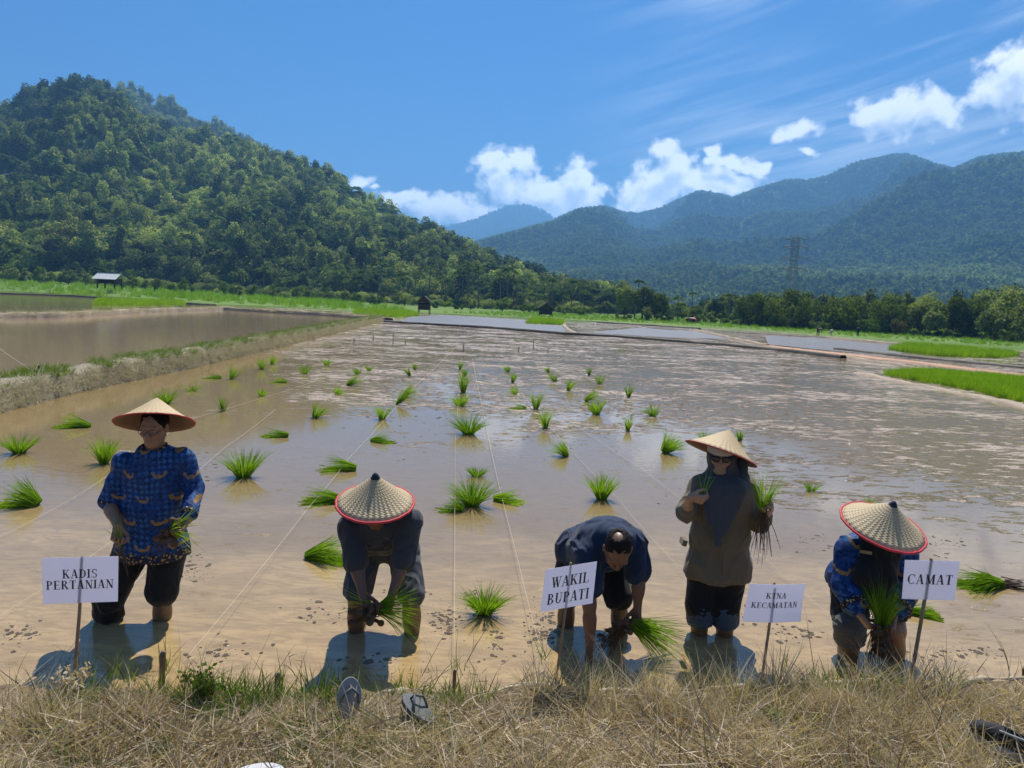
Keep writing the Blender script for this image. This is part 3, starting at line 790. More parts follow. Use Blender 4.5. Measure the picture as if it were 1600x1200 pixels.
for _ in range(5200):       # churned mud farther out
    py = 535 + 120 * r.random() ** 1.4; px = 560 + 900 * r.random()
    if py > 600 and px < 900 and r.random() < .7: continue
    p = G(px, py)
    if p[1] < 60 and vnoise(np.array([p]) * np.array([.25, .12, 1]), 5)[0] > 0.45: cl.append(p); cs.append((.012 + .028 * r.random() ** 2.5) * (.5 + depth_of(p) * .02))
cl = np.array(cl); cs = np.array(cs)
sc = np.stack([cs * (1 + r.random(len(cs))), cs * (1 + r.random(len(cs))), cs * .75], 1)
w = scatter("mud_clods", cl, PR_CLOD, sc); tag(w, "wet clods of churned mud poking out of the flooded paddy", "mud", kind='stuff')

# ------------------------------------------------------------------ near bank with dry grass
BANK_EDGE = [(-700, 1085), (0, 1078), (250, 1078), (500, 1080), (800, 1082), (1100, 1078), (1400, 1066), (1600, 1064), (2300, 1050)]
BZ = 0.30
be = np.array([G(x, y, BZ) for x, y in BANK_EDGE])
xs = np.linspace(-7, 7, 150); ys_t = np.concatenate([[0, .05, .1, .16], np.linspace(.22, 1, 26)])
V = np.zeros((len(xs), len(ys_t) + 1, 3))
for i, x in enumerate(xs):
    ye = np.interp(x, be[:, 0], be[:, 1]) + .03 * math.sin(x * 5) + .02 * math.sin(x * 13)
    V[i, 0] = (x, ye + .12, -.15)
    for j, tt in enumerate(ys_t): V[i, j + 1] = (x, ye - tt * (ye + 6), BZ)
Vf = V.reshape(-1, 3)
nz = (fbm(Vf * np.array([3, 3, 0]), 4, 4) - .5) * .12 + (fbm(Vf * np.array([14, 14, 0]), 3, 5) - .5) * .03
Vf[:, 2] += np.where(Vf[:, 2] > 0, nz, 0)
idx = np.arange(len(Vf)).reshape(len(xs), -1)
m, t, out = new_mat("dry_earth_with_litter")
oc = t.node('ShaderNodeTexCoord').outputs['Object']
e1 = t.noise(oc, 5, 5, 0.6); e2 = t.noise(oc, 60, 5, 0.7)
cc = t.mix(t.ramp(e1, .35, .65), (0.08, 0.055, 0.035), (0.16, 0.115, 0.07)); cc = t.mix(t.ramp(e2, .35, .7), cc, (0.22, 0.165, 0.10))
principled(t, out, cc, .95, e2, .7, .01, .1)
tag(mesh_np("bank", Vf, np.stack([idx[:-1, :-1], idx[:-1, 1:], idx[1:, 1:], idx[1:, :-1]], -1).reshape(-1, 4), True, m), kind='structure')
def bank_edge_y(x): return np.interp(x, be[:, 0], be[:, 1])
# pale crusted lip of the bank
lipx = np.linspace(-.55, 4.2, 60)
lip = MB(); lip.tube([(x, bank_edge_y(x) + .03 * math.sin(x * 5) + .02 * math.sin(x * 13) + .01, BZ - .008 + .012 * math.sin(x * 7.3)) for x in lipx], [.016 + .010 * math.sin(x * 11) + .005 * math.sin(x * 37) for x in lipx], 8)
tag(lip.build("dry_mud_edge", flat_mat("pale_crust", (0.46, 0.385, 0.28), .9, .15, 20, .6, .01, .1), smooth=True), kind='structure')

r = np.random.default_rng(99)
n = 3400
q = np.stack([-3.6 + 7.4 * r.random(n), r.random(n), np.zeros(n)], 1)
ye = bank_edge_y(q[:, 0]); q[:, 1] = ye - .05 - (ye - 2.0) * r.random(n); q[:, 2] = BZ + .0 + (fbm(q * np.array([3, 3, 0]), 4, 4) - .5) * .12
tone = (fbm(q * 2.4, 3, 12) - .5) * 2.6
HOLES = [(G(1572, 1165, BZ), .17), (G(543, 1112, BZ), .10), (G(652, 1113, BZ), .10), (G(75, 1150, BZ), .06)]
def clear(q):
    k = np.ones(len(q), bool)
    for c_, r_c in HOLES: k &= np.hypot(q[:, 0] - c_[0], q[:, 1] - c_[1]) > r_c
    return k
sgn_ = G(905, 1098, BZ); near_sign = np.hypot(q[:, 0] - sgn_[0], (q[:, 1] - sgn_[1]) * 1.6) < .32
ok = clear(q) & ((fbm(q * np.array([2.2, 2.2, 0]) + 9, 3, 61) > .40) | near_sign); sedge = np.clip((ye - q[:, 1]) / .35, .45, 1)
w = scatter("straw_litter", q[ok], PR_STRAW, ((.75 + .6 * r.random(n)) * sedge)[ok], np.stack([r.normal(size=n) * .15, r.normal(size=n) * .15, r.random(n) * 6.28], 1)[ok], None, tone[ok])
tag(w, "matted dry straw covering the bank in the foreground", "dry grass", kind='stuff')
n = 1900
q = np.stack([-3.6 + 7.4 * r.random(n), np.zeros(n), np.zeros(n)], 1)
ye = bank_edge_y(q[:, 0]); q[:, 1] = ye - .02 - (ye - 2.0) * r.random(n) ** 1.3
dn = fbm(q * np.array([1.1, 1.1, 0]) + 3, 3, 55)
right = np.interp(q[:, 0], [-3, -.5, .2, 1.0, 3.5], [.10, .06, .05, .24, .2])
near_sign = np.hypot(q[:, 0] - sgn_[0], (q[:, 1] - sgn_[1]) * 1.6) < .30
keep = (((dn + right) > .60) | near_sign) & clear(q) & ((q[:, 0] > .15) | (ye - q[:, 1] > .22))
q = q[keep]; q[:, 2] = BZ - .01
w = scatter("dry_grass", q, PR_DRYUP, .6 + .75 * r.random(len(q)), np.stack([r.normal(size=len(q)) * .25, r.normal(size=len(q)) * .25, r.random(len(q)) * 6.28], 1), None, r.normal(size=len(q)) * .2 - .05)
tag(w, "upright tufts of dry brown grass on the foreground bank", "dry grass", kind='stuff')
n = 480
q = np.stack([-3.3 + 6.6 * r.random(n), np.zeros(n), np.zeros(n)], 1); ye = bank_edge_y(q[:, 0])
q[:, 1] = np.where(r.random(n) < .42, ye + .02 - .12 * r.random(n), ye - .9 * r.random(n)); q[:, 2] = np.where(q[:, 1] > ye, BZ - .12, BZ - .02)
keep = (fbm(q * np.array([1.3, 1.3, 0]), 3, 91) + np.interp(q[:, 0], [-3, -.8, -.2, 3], [.06, .07, -.06, -.05])) > .5
w = scatter("green_grass", q[keep], PR_GREEN, .5 + .7 * r.random(keep.sum())); tag(w, "short green grass along the wet edge of the bank", "grass", kind='stuff')
# ------------------------------------------------------------------ figures: one continuous surface from blended limbs
class Field:
    def __init__(s, lo, hi, h):
        s.h = h; s.lo = np.asarray(lo, float); s.n = np.ceil((np.asarray(hi) - s.lo) / h).astype(int) + 1
        s.d = np.full(s.n, 10.0, np.float32)
    def _sub(s, lo, hi):
        a = np.clip(np.floor((lo - s.lo) / s.h).astype(int), 0, s.n); b = np.clip(np.ceil((hi - s.lo) / s.h).astype(int) + 1, 0, s.n)
        sl = tuple(slice(i, j) for i, j in zip(a, b))
        ax = [s.lo[k] + s.h * np.arange(a[k], b[k]) for k in range(3)]
        return sl, ax[0][:, None, None], ax[1][None, :, None], ax[2][None, None, :]
    def _put(s, sl, dp, k, mode):
        if dp.size == 0: return
        c = s.d[sl]
        if mode == 'add':
            if k > 0:
                hh = np.clip(0.5 + 0.5 * (c - dp) / k, 0, 1); s.d[sl] = c * (1 - hh) + dp * hh - k * hh * (1 - hh)
            else: s.d[sl] = np.minimum(c, dp)
        else:
            hh = np.clip(0.5 - 0.5 * (c + dp) / k, 0, 1); s.d[sl] = c * (1 - hh) - dp * hh + k * hh * (1 - hh)
    def cap(s, a, b, r1, r2=None, k=0.02, mode='add'):
        a, b = np.asarray(a, float), np.asarray(b, float); r2 = r1 if r2 is None else r2
        m = max(r1, r2) + k * 1.5 + 3 * s.h
        sl, X, Y, Z = s._sub(np.minimum(a, b) - m, np.maximum(a, b) + m)
        ba = b - a; L = max(float(ba @ ba), 1e-9)
        h = np.clip(((X - a[0]) * ba[0] + (Y - a[1]) * ba[1] + (Z - a[2]) * ba[2]) / L, 0, 1)
        dd = np.sqrt((X - a[0] - ba[0] * h) ** 2 + (Y - a[1] - ba[1] * h) ** 2 + (Z - a[2] - ba[2] * h) ** 2)
        s._put(sl, (dd - (r1 + (r2 - r1) * h)).astype(np.float32), k, mode); return s
    def ell(s, c, rad, M=None, k=0.02, mode='add'):
        c = np.asarray(c, float); rad = np.asarray(rad, float); m = rad.max() + k * 1.5 + 3 * s.h
        sl, X, Y, Z = s._sub(c - m, c + m)
        M = np.eye(3) if M is None else np.asarray(M)        # rows: local axes in world
        P = [(X - c[0]) * M[i][0] + (Y - c[1]) * M[i][1] + (Z - c[2]) * M[i][2] for i in range(3)]
        k0 = np.sqrt(sum((p / q) ** 2 for p, q in zip(P, rad))); k1 = np.sqrt(sum((p / q ** 2) ** 2 for p, q in zip(P, rad)))
        s._put(sl, (k0 * (k0 - 1) / np.maximum(k1, 1e-6)).astype(np.float32), k, mode); return s
    def cut(s, p, nrm):
        """remove everything on the side the normal points to"""
        p = np.asarray(p, float); nrm = np.asarray(nrm, float); nrm = nrm / np.linalg.norm(nrm)
        ax = [s.lo[k] + s.h * np.arange(s.n[k]) for k in range(3)]
        dp = (ax[0][:, None, None] - p[0]) * nrm[0] + (ax[1][None, :, None] - p[1]) * nrm[1] + (ax[2][None, None, :] - p[2]) * nrm[2]
        s.d = np.maximum(s.d, dp.astype(np.float32)); return s
    def mesh(s):
        d = s.d; h = s.h
        sg = d < 0
        n0, n1, n2 = d.shape
        c = np.zeros((n0 - 1, n1 - 1, n2 - 1), np.uint8)
        for i in (0, 1):
            for j in (0, 1):
                for k in (0, 1): c += sg[i:n0 - 1 + i, j:n1 - 1 + j, k:n2 - 1 + k]
        mask = (c > 0) & (c < 8)
        I = np.stack(np.nonzero(mask), 1); idx = np.full(mask.shape, -1, np.int64); idx[mask] = np.arange(len(I))
        acc = np.zeros((len(I), 3)); cnt = np.zeros(len(I))
        cor = [(i, j, k) for i in (0, 1) for j in (0, 1) for k in (0, 1)]
        for a in cor:
            for b in cor:
                if a < b and sum(x != y for x, y in zip(a, b)) == 1:
                    va = d[I[:, 0] + a[0], I[:, 1] + a[1], I[:, 2] + a[2]].astype(float); vb = d[I[:, 0] + b[0], I[:, 1] + b[1], I[:, 2] + b[2]].astype(float)
                    x = (va < 0) != (vb < 0)
                    t = np.where(x, va / np.where(x, va - vb, 1), 0)
                    p = np.array(a)[None] + (np.array(b) - np.array(a))[None] * t[:, None]
                    acc[x] += p[x]; cnt[x] += 1
        V = s.lo + h * (I + acc / np.maximum(cnt, 1)[:, None])
        Fs = []
        for ax in range(3):
            o1, o2 = (ax + 1) % 3, (ax + 2) % 3
            sla = [slice(None)] * 3; slb = [slice(None)] * 3; sla[ax] = slice(0, -1); slb[ax] = slice(1, None)
            A_, B_ = sg[tuple(sla)], sg[tuple(slb)]
            E = np.stack(np.nonzero(A_ != B_), 1)
            ok = (E[:, o1] > 0) & (E[:, o2] > 0) & (E[:, o1] < d.shape[o1] - 1) & (E[:, o2] < d.shape[o2] - 1); E = E[ok]
            inside = A_[E[:, 0], E[:, 1], E[:, 2]]
            def cell(d1, d2):
                q = E.copy(); q[:, o1] += d1; q[:, o2] += d2; return idx[q[:, 0], q[:, 1], q[:, 2]]
            Q = np.stack([cell(-1, -1), cell(0, -1), cell(0, 0), cell(-1, 0)], 1)
            Q[~inside] = Q[~inside][:, ::-1]
            Fs.append(Q)
        Fq = np.concatenate(Fs)
        return V, Fq[(Fq >= 0).all(1)]
def relax(V, Fq, it=2, f=0.5):
    e = np.concatenate([Fq[:, [0, 1]], Fq[:, [1, 2]], Fq[:, [2, 3]], Fq[:, [3, 0]]]); e = np.concatenate([e, e[:, ::-1]])
    cnt = np.bincount(e[:, 0], minlength=len(V)).astype(float)
    for _ in range(it):
        s = np.stack([np.bincount(e[:, 0], weights=V[e[:, 1], k], minlength=len(V)) for k in range(3)], 1)
        V = V * (1 - f) + f * s / np.maximum(cnt, 1)[:, None]
    return V
def vnormals(V, Fq):
    n = np.cross(V[Fq[:, 2]] - V[Fq[:, 0]], V[Fq[:, 3]] - V[Fq[:, 1]])
    N = np.zeros_like(V)
    for k in range(4):
        for c in range(3): N[:, c] += np.bincount(Fq[:, k], weights=n[:, c], minlength=len(V))
    return N / (np.linalg.norm(N, axis=1)[:, None] + 1e-12)
def field_obj(name, fld, mat, parent, smooth_it=2, folds=0.0, fold_scale=(9, 9, 5), seed=0, origin=(0, 0, 0)):
    V, Fq = fld.mesh()
    V = relax(V, Fq, smooth_it)
    if folds > 0:
        N = vnormals(V, Fq)
        q = V * np.array(fold_scale)
        w = fbm(q + 2.2 * (fbm(V * 5, 2, seed + 4)[:, None] - .5), 3, seed)
        w = 1 - np.abs(w * 2 - 1) * 2.2
        V = V + N * (w * folds)[:, None]
    return mesh_np(name, V - np.asarray(origin), Fq, True, mat, True, parent)

def unit(v): v = np.asarray(v, float); return v / (np.linalg.norm(v) + 1e-12)
def hand(f, wrist, direc, palm_n, side, curl=(0.9, 1.1, 0.8), thumb_in=0.7, scale=1.0):
    """palm + five fingers; direc along the hand, palm_n the way the palm faces, side (+1/-1): where the thumb is along direc x palm_n. returns the grip centre"""
    d = unit(direc); n = unit(np.asarray(palm_n) - d * np.dot(palm_n, d)); s = np.cross(d, n) * side
    wrist = np.asarray(wrist, float); S = scale
    kn = [wrist + S * (d * .088 + s * .030), wrist + S * (d * .094 + s * .010), wrist + S * (d * .090 - s * .010), wrist + S * (d * .080 - s * .028)]
    for q, kk in enumerate(kn): f.cap(wrist + s * S * (.014 - .009 * q) + d * .012, kk, .0155 * S, .0125 * S, .010)
    L = [.072, .080, .074, .058]
    for q, kk in enumerate(kn):
        p = kk; ang = 0.15 + .05 * q; r0 = (.0095 - .0006 * (q == 3)) * S
        for j, (frac, c) in enumerate(zip((.45, .31, .24), curl)):
            ang += c * (1 + .06 * (q - 1))
            dd = d * math.cos(ang) + n * math.sin(ang) + s * .02 * (1.5 - q)
            e = p + unit(dd) * L[q] * frac * S
            f.cap(p, e, r0 * (1 - .09 * j), r0 * (1 - .09 * (j + 1)), .003); p = e
    b = wrist + S * (d * .022 + s * .022 + n * .006)
    m = b + S * .045 * unit(d * .75 + s * .6 + n * .45)
    e1 = m + S * .034 * unit(d * (1 - thumb_in * .3) + s * (.35 - thumb_in * .6) + n * (.35 + thumb_in * .6))
    e2 = e1 + S * .027 * unit(d * .8 - s * thumb_in * .5 + n * (.3 + thumb_in * .4))
    f.cap(b, m, .0165 * S, .0120 * S, .010); f.cap(m, e1, .0115 * S, .0102 * S, .004); f.cap(e1, e2, .0102 * S, .0082 * S, .003)
    return wrist + S * (d * .082 + n * .034), d, n, s

def head(f, c, fw, up, scale=1.0, ears=True):
    u = unit(up); fwd = unit(np.asarray(fw) - u * np.dot(fw, u)); s = np.cross(fwd, u); c = np.asarray(c, float)
    M = np.array([s, fwd, u]); S = scale
    at = lambda a, b, e: c + S * (s * a + fwd * b + u * e)
    f.ell(at(0, -.008, .02), np.array((.074, .094, .098)) * S, M, .02)
    f.ell(at(0, .022, -.048), np.array((.057, .068, .064)) * S, M, .025)
    f.cap(at(-.012, .070, -.096), at(.012, .070, -.096), .019 * S, .019 * S, .022)
    for q in (-1, 1):
        f.cap(at(q * .055, .005, -.05), at(q * .030, .055, -.092), .016 * S, .014 * S, .02)     # jaw line
        f.ell(at(q * .040, .064, -.024), np.array((.022, .02, .02)) * S, M, .02)               # cheek
        f.ell(at(q * .032, .094, .006), np.array((.017, .012, .011)) * S, M, .012, 'sub')       # eye socket
        f.ell(at(q * .031, .075, .005), np.array((.014, .012, .012)) * S, M, .004)              # closed lids
        if ears:
            f.ell(at(q * .077, -.004, -.004), np.array((.010, .021, .031)) * S, M, .006)
            f.ell(at(q * .085, .004, .0), np.array((.006, .010, .016)) * S, M, .004, 'sub')
    f.cap(at(-.036, .082, .026), at(.036, .082, .026), .010 * S, .010 * S, .014)
    f.cap(at(0, .090, .008), at(0, .108, -.026), .0085 * S, .0125 * S, .010)
    for q in (-1, 1): f.ell(at(q * .012, .100, -.030), np.array((.009, .010, .008)) * S, M, .005)
    f.cap(at(-.020, .083, -.060), at(.020, .083, -.060), .0075 * S, .0075 * S, .006)
    f.cap(at(-.016, .083, -.070), at(.016, .083, -.070), .008 * S, .008 * S, .006)
    f.cap(at(-.022, .094, -.0652), at(.022, .094, -.0652), .0022 * S, .0022 * S, .003, 'sub')
    return M, at

# ---- materials of the figures
def skin_mat(name, color, mud=True):
    m, t, out = new_mat(name)
    oc = t.node('ShaderNodeTexCoord').outputs['Object']
    wp = t.node('ShaderNodeNewGeometry').outputs['Position']
    n = t.noise(oc, 14, 5, .6); z = t.sep(wp)[2]
    col = t.mix(n, tuple(c * .8 for c in color), tuple(c * 1.2 for c in color))
    if mud:
        k = t.ramp(t.math('ADD', z, t.math('MULTIPLY', t.math('SUBTRACT', t.noise(oc, 9, 5, .6), .5), .35)), .05, .20, 1, 0)
        col = t.mix(t.math('MULTIPLY', k, .85), col, (0.13, 0.092, 0.060))
    b = principled(t, out, col, .45, n, .25, .004, .45)
    b.inputs['Subsurface Weight'].default_value = 0.08
    b.inputs['Subsurface Radius'].default_value = (.012, .005, .003)
    return m
def cloth_mat(name, color, rough=.85, weave=260, var=.12):
    m, t, out = new_mat(name)
    oc = t.node('ShaderNodeTexCoord').outputs['Object']
    n = t.noise(oc, 4, 4, .6); n2 = t.noise(oc, weave, 2, .5); n3 = t.noise(t.mapping(oc, (1, 1, .5)), 22, 4, .6)
    col = t.mix(n, tuple(c * (1 - var) for c in color), tuple(c * (1 + var) for c in color))
    h = t.math('ADD', t.math('MULTIPLY', n2, .06), t.math('MULTIPLY', n3, .5))
    b = principled(t, out, col, rough, h, .5, .012, .25)
    b.inputs['Sheen Weight'].default_value = .15
    return m
def batik_mat(name, hem_z):
    """royal blue cloth with a lighter floral lattice, golden winged emblems and a gold patterned hem"""
    m, t, out = new_mat(name)
    oc = t.node('ShaderNodeTexCoord').outputs['Object']
    wn = t.node('ShaderNodeTexNoise'); t.put(wn.inputs['Vector'], oc); wn.inputs['Scale'].default_value = 7; wn.inputs['Detail'].default_value = 3
    x, y, z0 = t.sep(t.vmath('ADD', oc, t.vmath('SCALE', t.vmath('SUBTRACT', wn.outputs['Color'], (.5, .5, .5)), scale=.055)))
    z = z0
    uv = t.comb(x, z, t.math('MULTIPLY', y, .55))
    # lattice of pale blue flowers
    g = 0.037
    gx = t.math('SUBTRACT', t.math('FRACT', t.math('DIVIDE', t.math('ADD', x, t.math('MULTIPLY', y, .4)), g)), .5)
    gz = t.math('SUBTRACT', t.math('FRACT', t.math('DIVIDE', z, g)), .5)
    an = t.math('ARCTAN2', gz, gx); ra = t.math('SQRT', t.math('ADD', t.math('MULTIPLY', gx, gx), t.math('MULTIPLY', gz, gz)))
    pet = t.math('ADD', t.math('MULTIPLY', t.math('ABSOLUTE', t.math('COSINE', t.math('MULTIPLY', an, 2))), .20), .16)
    fl = t.ramp(t.math('SUBTRACT', ra, pet), -.04, .05, 1, 0)
    ring = t.ramp(t.math('ABSOLUTE', t.math('SUBTRACT', ra, .09)), .02, .05, 1, 0)
    vz = t.voronoi(uv, 42, out='Distance')
    fade = t.ramp(t.noise(oc, 6, 3, .5), .38, .60)
    col = t.mix(t.ramp(vz, .25, .6), (0.005, 0.021, 0.080), (0.010, 0.048, 0.18))
    col = t.mix(t.math('MULTIPLY', t.math('MULTIPLY', fl, fade), .55), col, (0.07, 0.22, 0.46))
    col = t.mix(t.math('MULTIPLY', ring, .7), col, (0.012, 0.04, 0.18))
    # winged emblems: sparse staggered grid
    G_ = 0.155
    row = t.math('FLOOR', t.math('DIVIDE', z, G_)); sh = t.math('MULTIPLY', t.math('MODULO', t.math('ABSOLUTE', row), 2.0), .5)
    ex = t.math('SUBTRACT', t.math('FRACT', t.math('ADD', t.math('DIVIDE', x, G_ * 1.15), sh)), .5)
    ez = t.math('SUBTRACT', t.math('FRACT', t.math('DIVIDE', z, G_)), .5)
    er = t.math('SQRT', t.math('ADD', t.math('MULTIPLY', ex, ex), t.math('POWER', t.math('SUBTRACT', ez, .10), 2)))
    wing = t.math('MULTIPLY', t.ramp(t.math('ABSOLUTE', t.math('SUBTRACT', er, .20)), .030, .060, 1, 0), t.ramp(ez, .09, .14, 1, 0))
    body = t.math('MULTIPLY', t.ramp(t.math('ABSOLUTE', ex), .05, .08, 1, 0), t.ramp(t.math('ABSOLUTE', t.math('ADD', ez, .06)), .035, .055, 1, 0))
    bar = t.math('MULTIPLY', t.ramp(t.math('ABSOLUTE', ex), .10, .13, 1, 0), t.ramp(t.math('ABSOLUTE', t.math('ADD', ez, .13)), .015, .03, 1, 0))
    em = t.math('MAXIMUM', wing, t.math('MAXIMUM', body, bar))
    col = t.mix(t.math('MULTIPLY', em, t.ramp(t.noise(oc, 40, 3, .6), .3, .55, .35, .95)), col, (0.36, 0.20, 0.04))
    # hem and cuffs
    hv = t.voronoi(uv, 55, feature='F1'); hm = t.ramp(t.math('ADD', z, t.math('MULTIPLY', t.math('SINE', t.math('MULTIPLY', x, 95)), .010)), hem_z + .045, hem_z + .06, 1, 0)
    hc = t.mix(t.ramp(hv, .28, .42), (0.40, 0.27, 0.09), (0.018, 0.022, 0.05))
    col = t.mix(hm, col, hc)
    n3 = t.noise(t.mapping(oc, (1, 1, .5)), 22, 4, .6)
    b = principled(t, out, col, .7, n3, .5, .012, .3)
    return m
def cuff_mat():
    m, t, out = new_mat("gold_patterned_cuff")
    oc = t.node('ShaderNodeTexCoord').outputs['Object']
    v = t.voronoi(oc, 60)
    principled(t, out, t.mix(t.ramp(v, .25, .45), (0.48, 0.33, 0.14), (0.02, 0.02, 0.03)), .8, v, .3, .005, .3)
    return m
SKIN_A = skin_mat("tanned_skin", (0.29, 0.16, 0.10))
SKIN_B = skin_mat("brown_skin", (0.17, 0.088, 0.055))
SKIN_C = skin_mat("light_brown_skin", (0.40, 0.24, 0.16))
M_BLACK = cloth_mat("black_cloth", (0.012, 0.012, 0.014))
M_CHARCOAL = cloth_mat("charcoal_cloth", (0.045, 0.048, 0.055))
M_SHORTS = cloth_mat("dark_grey_cloth", (0.060, 0.065, 0.075))
M_NAVY = cloth_mat("navy_cloth", (0.012, 0.027, 0.062))
M_KHAKI = cloth_mat("olive_khaki_cloth", (0.17, 0.135, 0.085))
M_HIJAB = cloth_mat("slate_grey_cloth", (0.065, 0.07, 0.082))
M_DENIM = cloth_mat("blue_denim", (0.055, 0.085, 0.14))
M_GREYPANT = cloth_mat("grey_rolled_cloth", (0.10, 0.10, 0.095))
M_CREAM = cloth_mat("cream_cloth", (0.55, 0.47, 0.40))
M_HAIR = flat_mat("black_hair", (0.010, 0.008, 0.007), .7, .3, 90, .8, .004, .15)
M_GLASSFR = flat_mat("dark_spectacle_frame", (0.02, 0.015, 0.015), .3, .1, 20, 0, .001)
M_LENS = flat_mat("dark_lens", (0.03, 0.012, 0.012), .08, .05, 4, 0, .001, .8)
M_EYE = flat_mat("eye_white", (0.6, 0.56, 0.5), .25, .05, 20, 0, .001)
M_IRIS = flat_mat("dark_iris", (0.02, 0.012, 0.008), .2, .05, 20, 0, .001)
M_CUFF = cuff_mat()
M_RED = flat_mat("red_cloth_tape", (0.55, 0.035, 0.05), .6, .12, 12, .2, .004)
M_TIP = flat_mat("dark_blue_cloth_tip", (0.02, 0.028, 0.05), .8, .2, 30, .4, .004)
def straw_hat_mat(name, c1, c2, nu, nv, contrast):
    m, t, out = new_mat(name)
    uv = t.node('ShaderNodeUVMap').outputs[0]
    u, v, _ = t.sep(uv)
    # plaited strips: two families of diagonals, over and under
    a = t.math('ADD', t.math('MULTIPLY', u, nu), t.math('MULTIPLY', v, nv)); b = t.math('SUBTRACT', t.math('MULTIPLY', u, nu), t.math('MULTIPLY', v, nv))
    fa, fb = t.math('FRACT', a), t.math('FRACT', b)
    ck = t.math('MODULO', t.math('ABSOLUTE', t.math('ADD', t.math('FLOOR', a), t.math('FLOOR', b))), 2.0)
    ha = t.math('MULTIPLY', t.math('MULTIPLY', fa, t.math('SUBTRACT', 1.0, fa)), 4.0); hb = t.math('MULTIPLY', t.math('MULTIPLY', fb, t.math('SUBTRACT', 1.0, fb)), 4.0)
    h = t.math('ADD', t.math('MULTIPLY', ha, ck), t.math('MULTIPLY', hb, t.math('SUBTRACT', 1.0, ck)))
    oc = t.node('ShaderNodeTexCoord').outputs['Object']
    nz = t.noise(oc, 30, 4, .6)
    col = t.mix(t.math('MULTIPLY', ck, contrast), c1, c2)
    col = t.mix(t.math('MULTIPLY', nz, .5), col, tuple(c * .75 for c in c1))
    col = t.mix(t.ramp(h, .0, .25, .55, 0), col, tuple(c * .45 for c in c1))
    principled(t, out, col, .55, h, .55, .004, .3)
    return m
M_HAT = straw_hat_mat("woven_bamboo", (0.60, 0.47, 0.28), (0.40, 0.30, 0.16), 36, 20, .85)
M_HAT2 = straw_hat_mat("pale_woven_bamboo", (0.62, 0.47, 0.27), (0.50, 0.36, 0.18), 40, 16, .9)
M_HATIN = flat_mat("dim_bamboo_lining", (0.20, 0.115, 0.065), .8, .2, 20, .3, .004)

def make_hat(parent, apex, axis, dia, height, mat, rim_mat, tip=True, rim_r=.007, origin=(0, 0, 0)):
    """conical hat: axis points up out of its apex"""
    ax = Vector(tuple(unit(axis))); q = ax.to_track_quat('Z', 'Y').to_matrix()
    n, R_ = 72, dia / 2
    prof = [(0.0, 0), (.02, -.012), (.16, -.155), (.34, -.36), (.52, -.56), (.70, -.75), (.86, -.90), (1.0, -1.0)]
    V, UV, Fq = [], [], []
    rs = np.random.default_rng(int(abs(apex[0]) * 1000))
    wob = [1 + .012 * math.sin(3 * 6.283 * k / n + rs.random()) + .006 * rs.normal() for k in range(n)]
    for lay in (0, 1):
        for i, (r_, z_) in enumerate(prof):
            for k in range(n + 1):
                w = 6.2832 * k / n
                rr = max(r_ * R_ - lay * .004, .0015) * (wob[k % n] if r_ > .5 else 1); zz = z_ * height - lay * .006
                V.append((rr * math.cos(w), rr * math.sin(w), zz)); UV.append((k / n, i / (len(prof) - 1) if True else 0))
    N1 = n + 1; P_n = len(prof)
    for lay in (0, 1):
        b = lay * P_n * N1
        for i in range(P_n - 1):
            for k in range(n):
                f = [b + i * N1 + k, b + (i + 1) * N1 + k, b + (i + 1) * N1 + k + 1, b + i * N1 + k + 1]
                Fq.append(f if lay == 0 else f[::-1])
    for k in range(n):
        a = (P_n - 1) * N1 + k; c = P_n * N1 + (P_n - 1) * N1 + k
        Fq.append([a, c, c + 1, a + 1])
    Fq = np.array(Fq)
    V = np.array([tuple(q @ Vector(p) + Vector(tuple(apex)) - Vector(origin)) for p in V])
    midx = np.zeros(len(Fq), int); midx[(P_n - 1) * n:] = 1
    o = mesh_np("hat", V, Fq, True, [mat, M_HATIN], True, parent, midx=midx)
    ul = o.data.uv_layers.new(name="UVMap")
    li = np.zeros(len(o.data.loops), np.int32); o.data.loops.foreach_get('vertex_index', li)
    ul.data.foreach_set('uv', np.array(UV, np.float32)[li].ravel())
    ring = MB(); pts = [Vector((R_ * math.cos(6.2832 * k / n) * wob[k % n], R_ * math.sin(6.2832 * k / n) * wob[k % n], -height - .002)) for k in range(n + 1)]
    ring.tube([tuple(q @ p + Vector(tuple(apex)) - Vector(origin)) for p in pts], rim_r, 8, cap=False)
    ring.build("hat_rim", rim_mat, o, True)
    if tip:
        t = MB(); t.tube([tuple(q @ Vector(p) + Vector(tuple(apex)) - Vector(origin)) for p in ((0, 0, .012), (0, 0, .004), (.002, 0, -.012), (0, 0, -.034))], [.008, .015, .024, .036], 10)
        t.build("hat_tip", M_TIP, o, True)
    return o

# ---- rice seedlings ---------------------------------------------------------------
M_ROOT = flat_mat("muddy_roots", (0.10, 0.062, 0.036), .8, .35, 40, .6, .006, .25)
def bundle_mesh(r, n, L, width, axis, spread, base_r, droop=0.3, w=.0055):
    """fan of grass-like blades leaving a tied foot along axis; width: how far the tips fan out"""
    ax = unit(axis); s1 = unit(np.cross(ax, [0.13, 0.31, 0.94] if abs(ax[2]) < .9 else [1, 0, .1])); s2 = np.cross(ax, s1)
    a = r.random(n) * 6.283; q = np.sqrt(r.random(n))
    rad = np.cos(a)[:, None] * s1 + np.sin(a)[:, None] * s2
    b = rad * (base_r * q)[:, None]
    d = ax[None] + rad * (spread * q)[:, None] + r.normal(size=(n, 3)) * .07; d /= np.linalg.norm(d, axis=1)[:, None]
    bend = rad * (.40 * r.random(n) * q)[:, None] + np.array([0, 0, -1]) * (droop * (.3 + .9 * r.random(n)))[:, None] + r.normal(size=(n, 3)) * .06
    return blades(b, d, L * (0.74 + .34 * r.random(n)), np.full(n, w) * (.7 + .6 * r.random(n)), bend, r, 4)
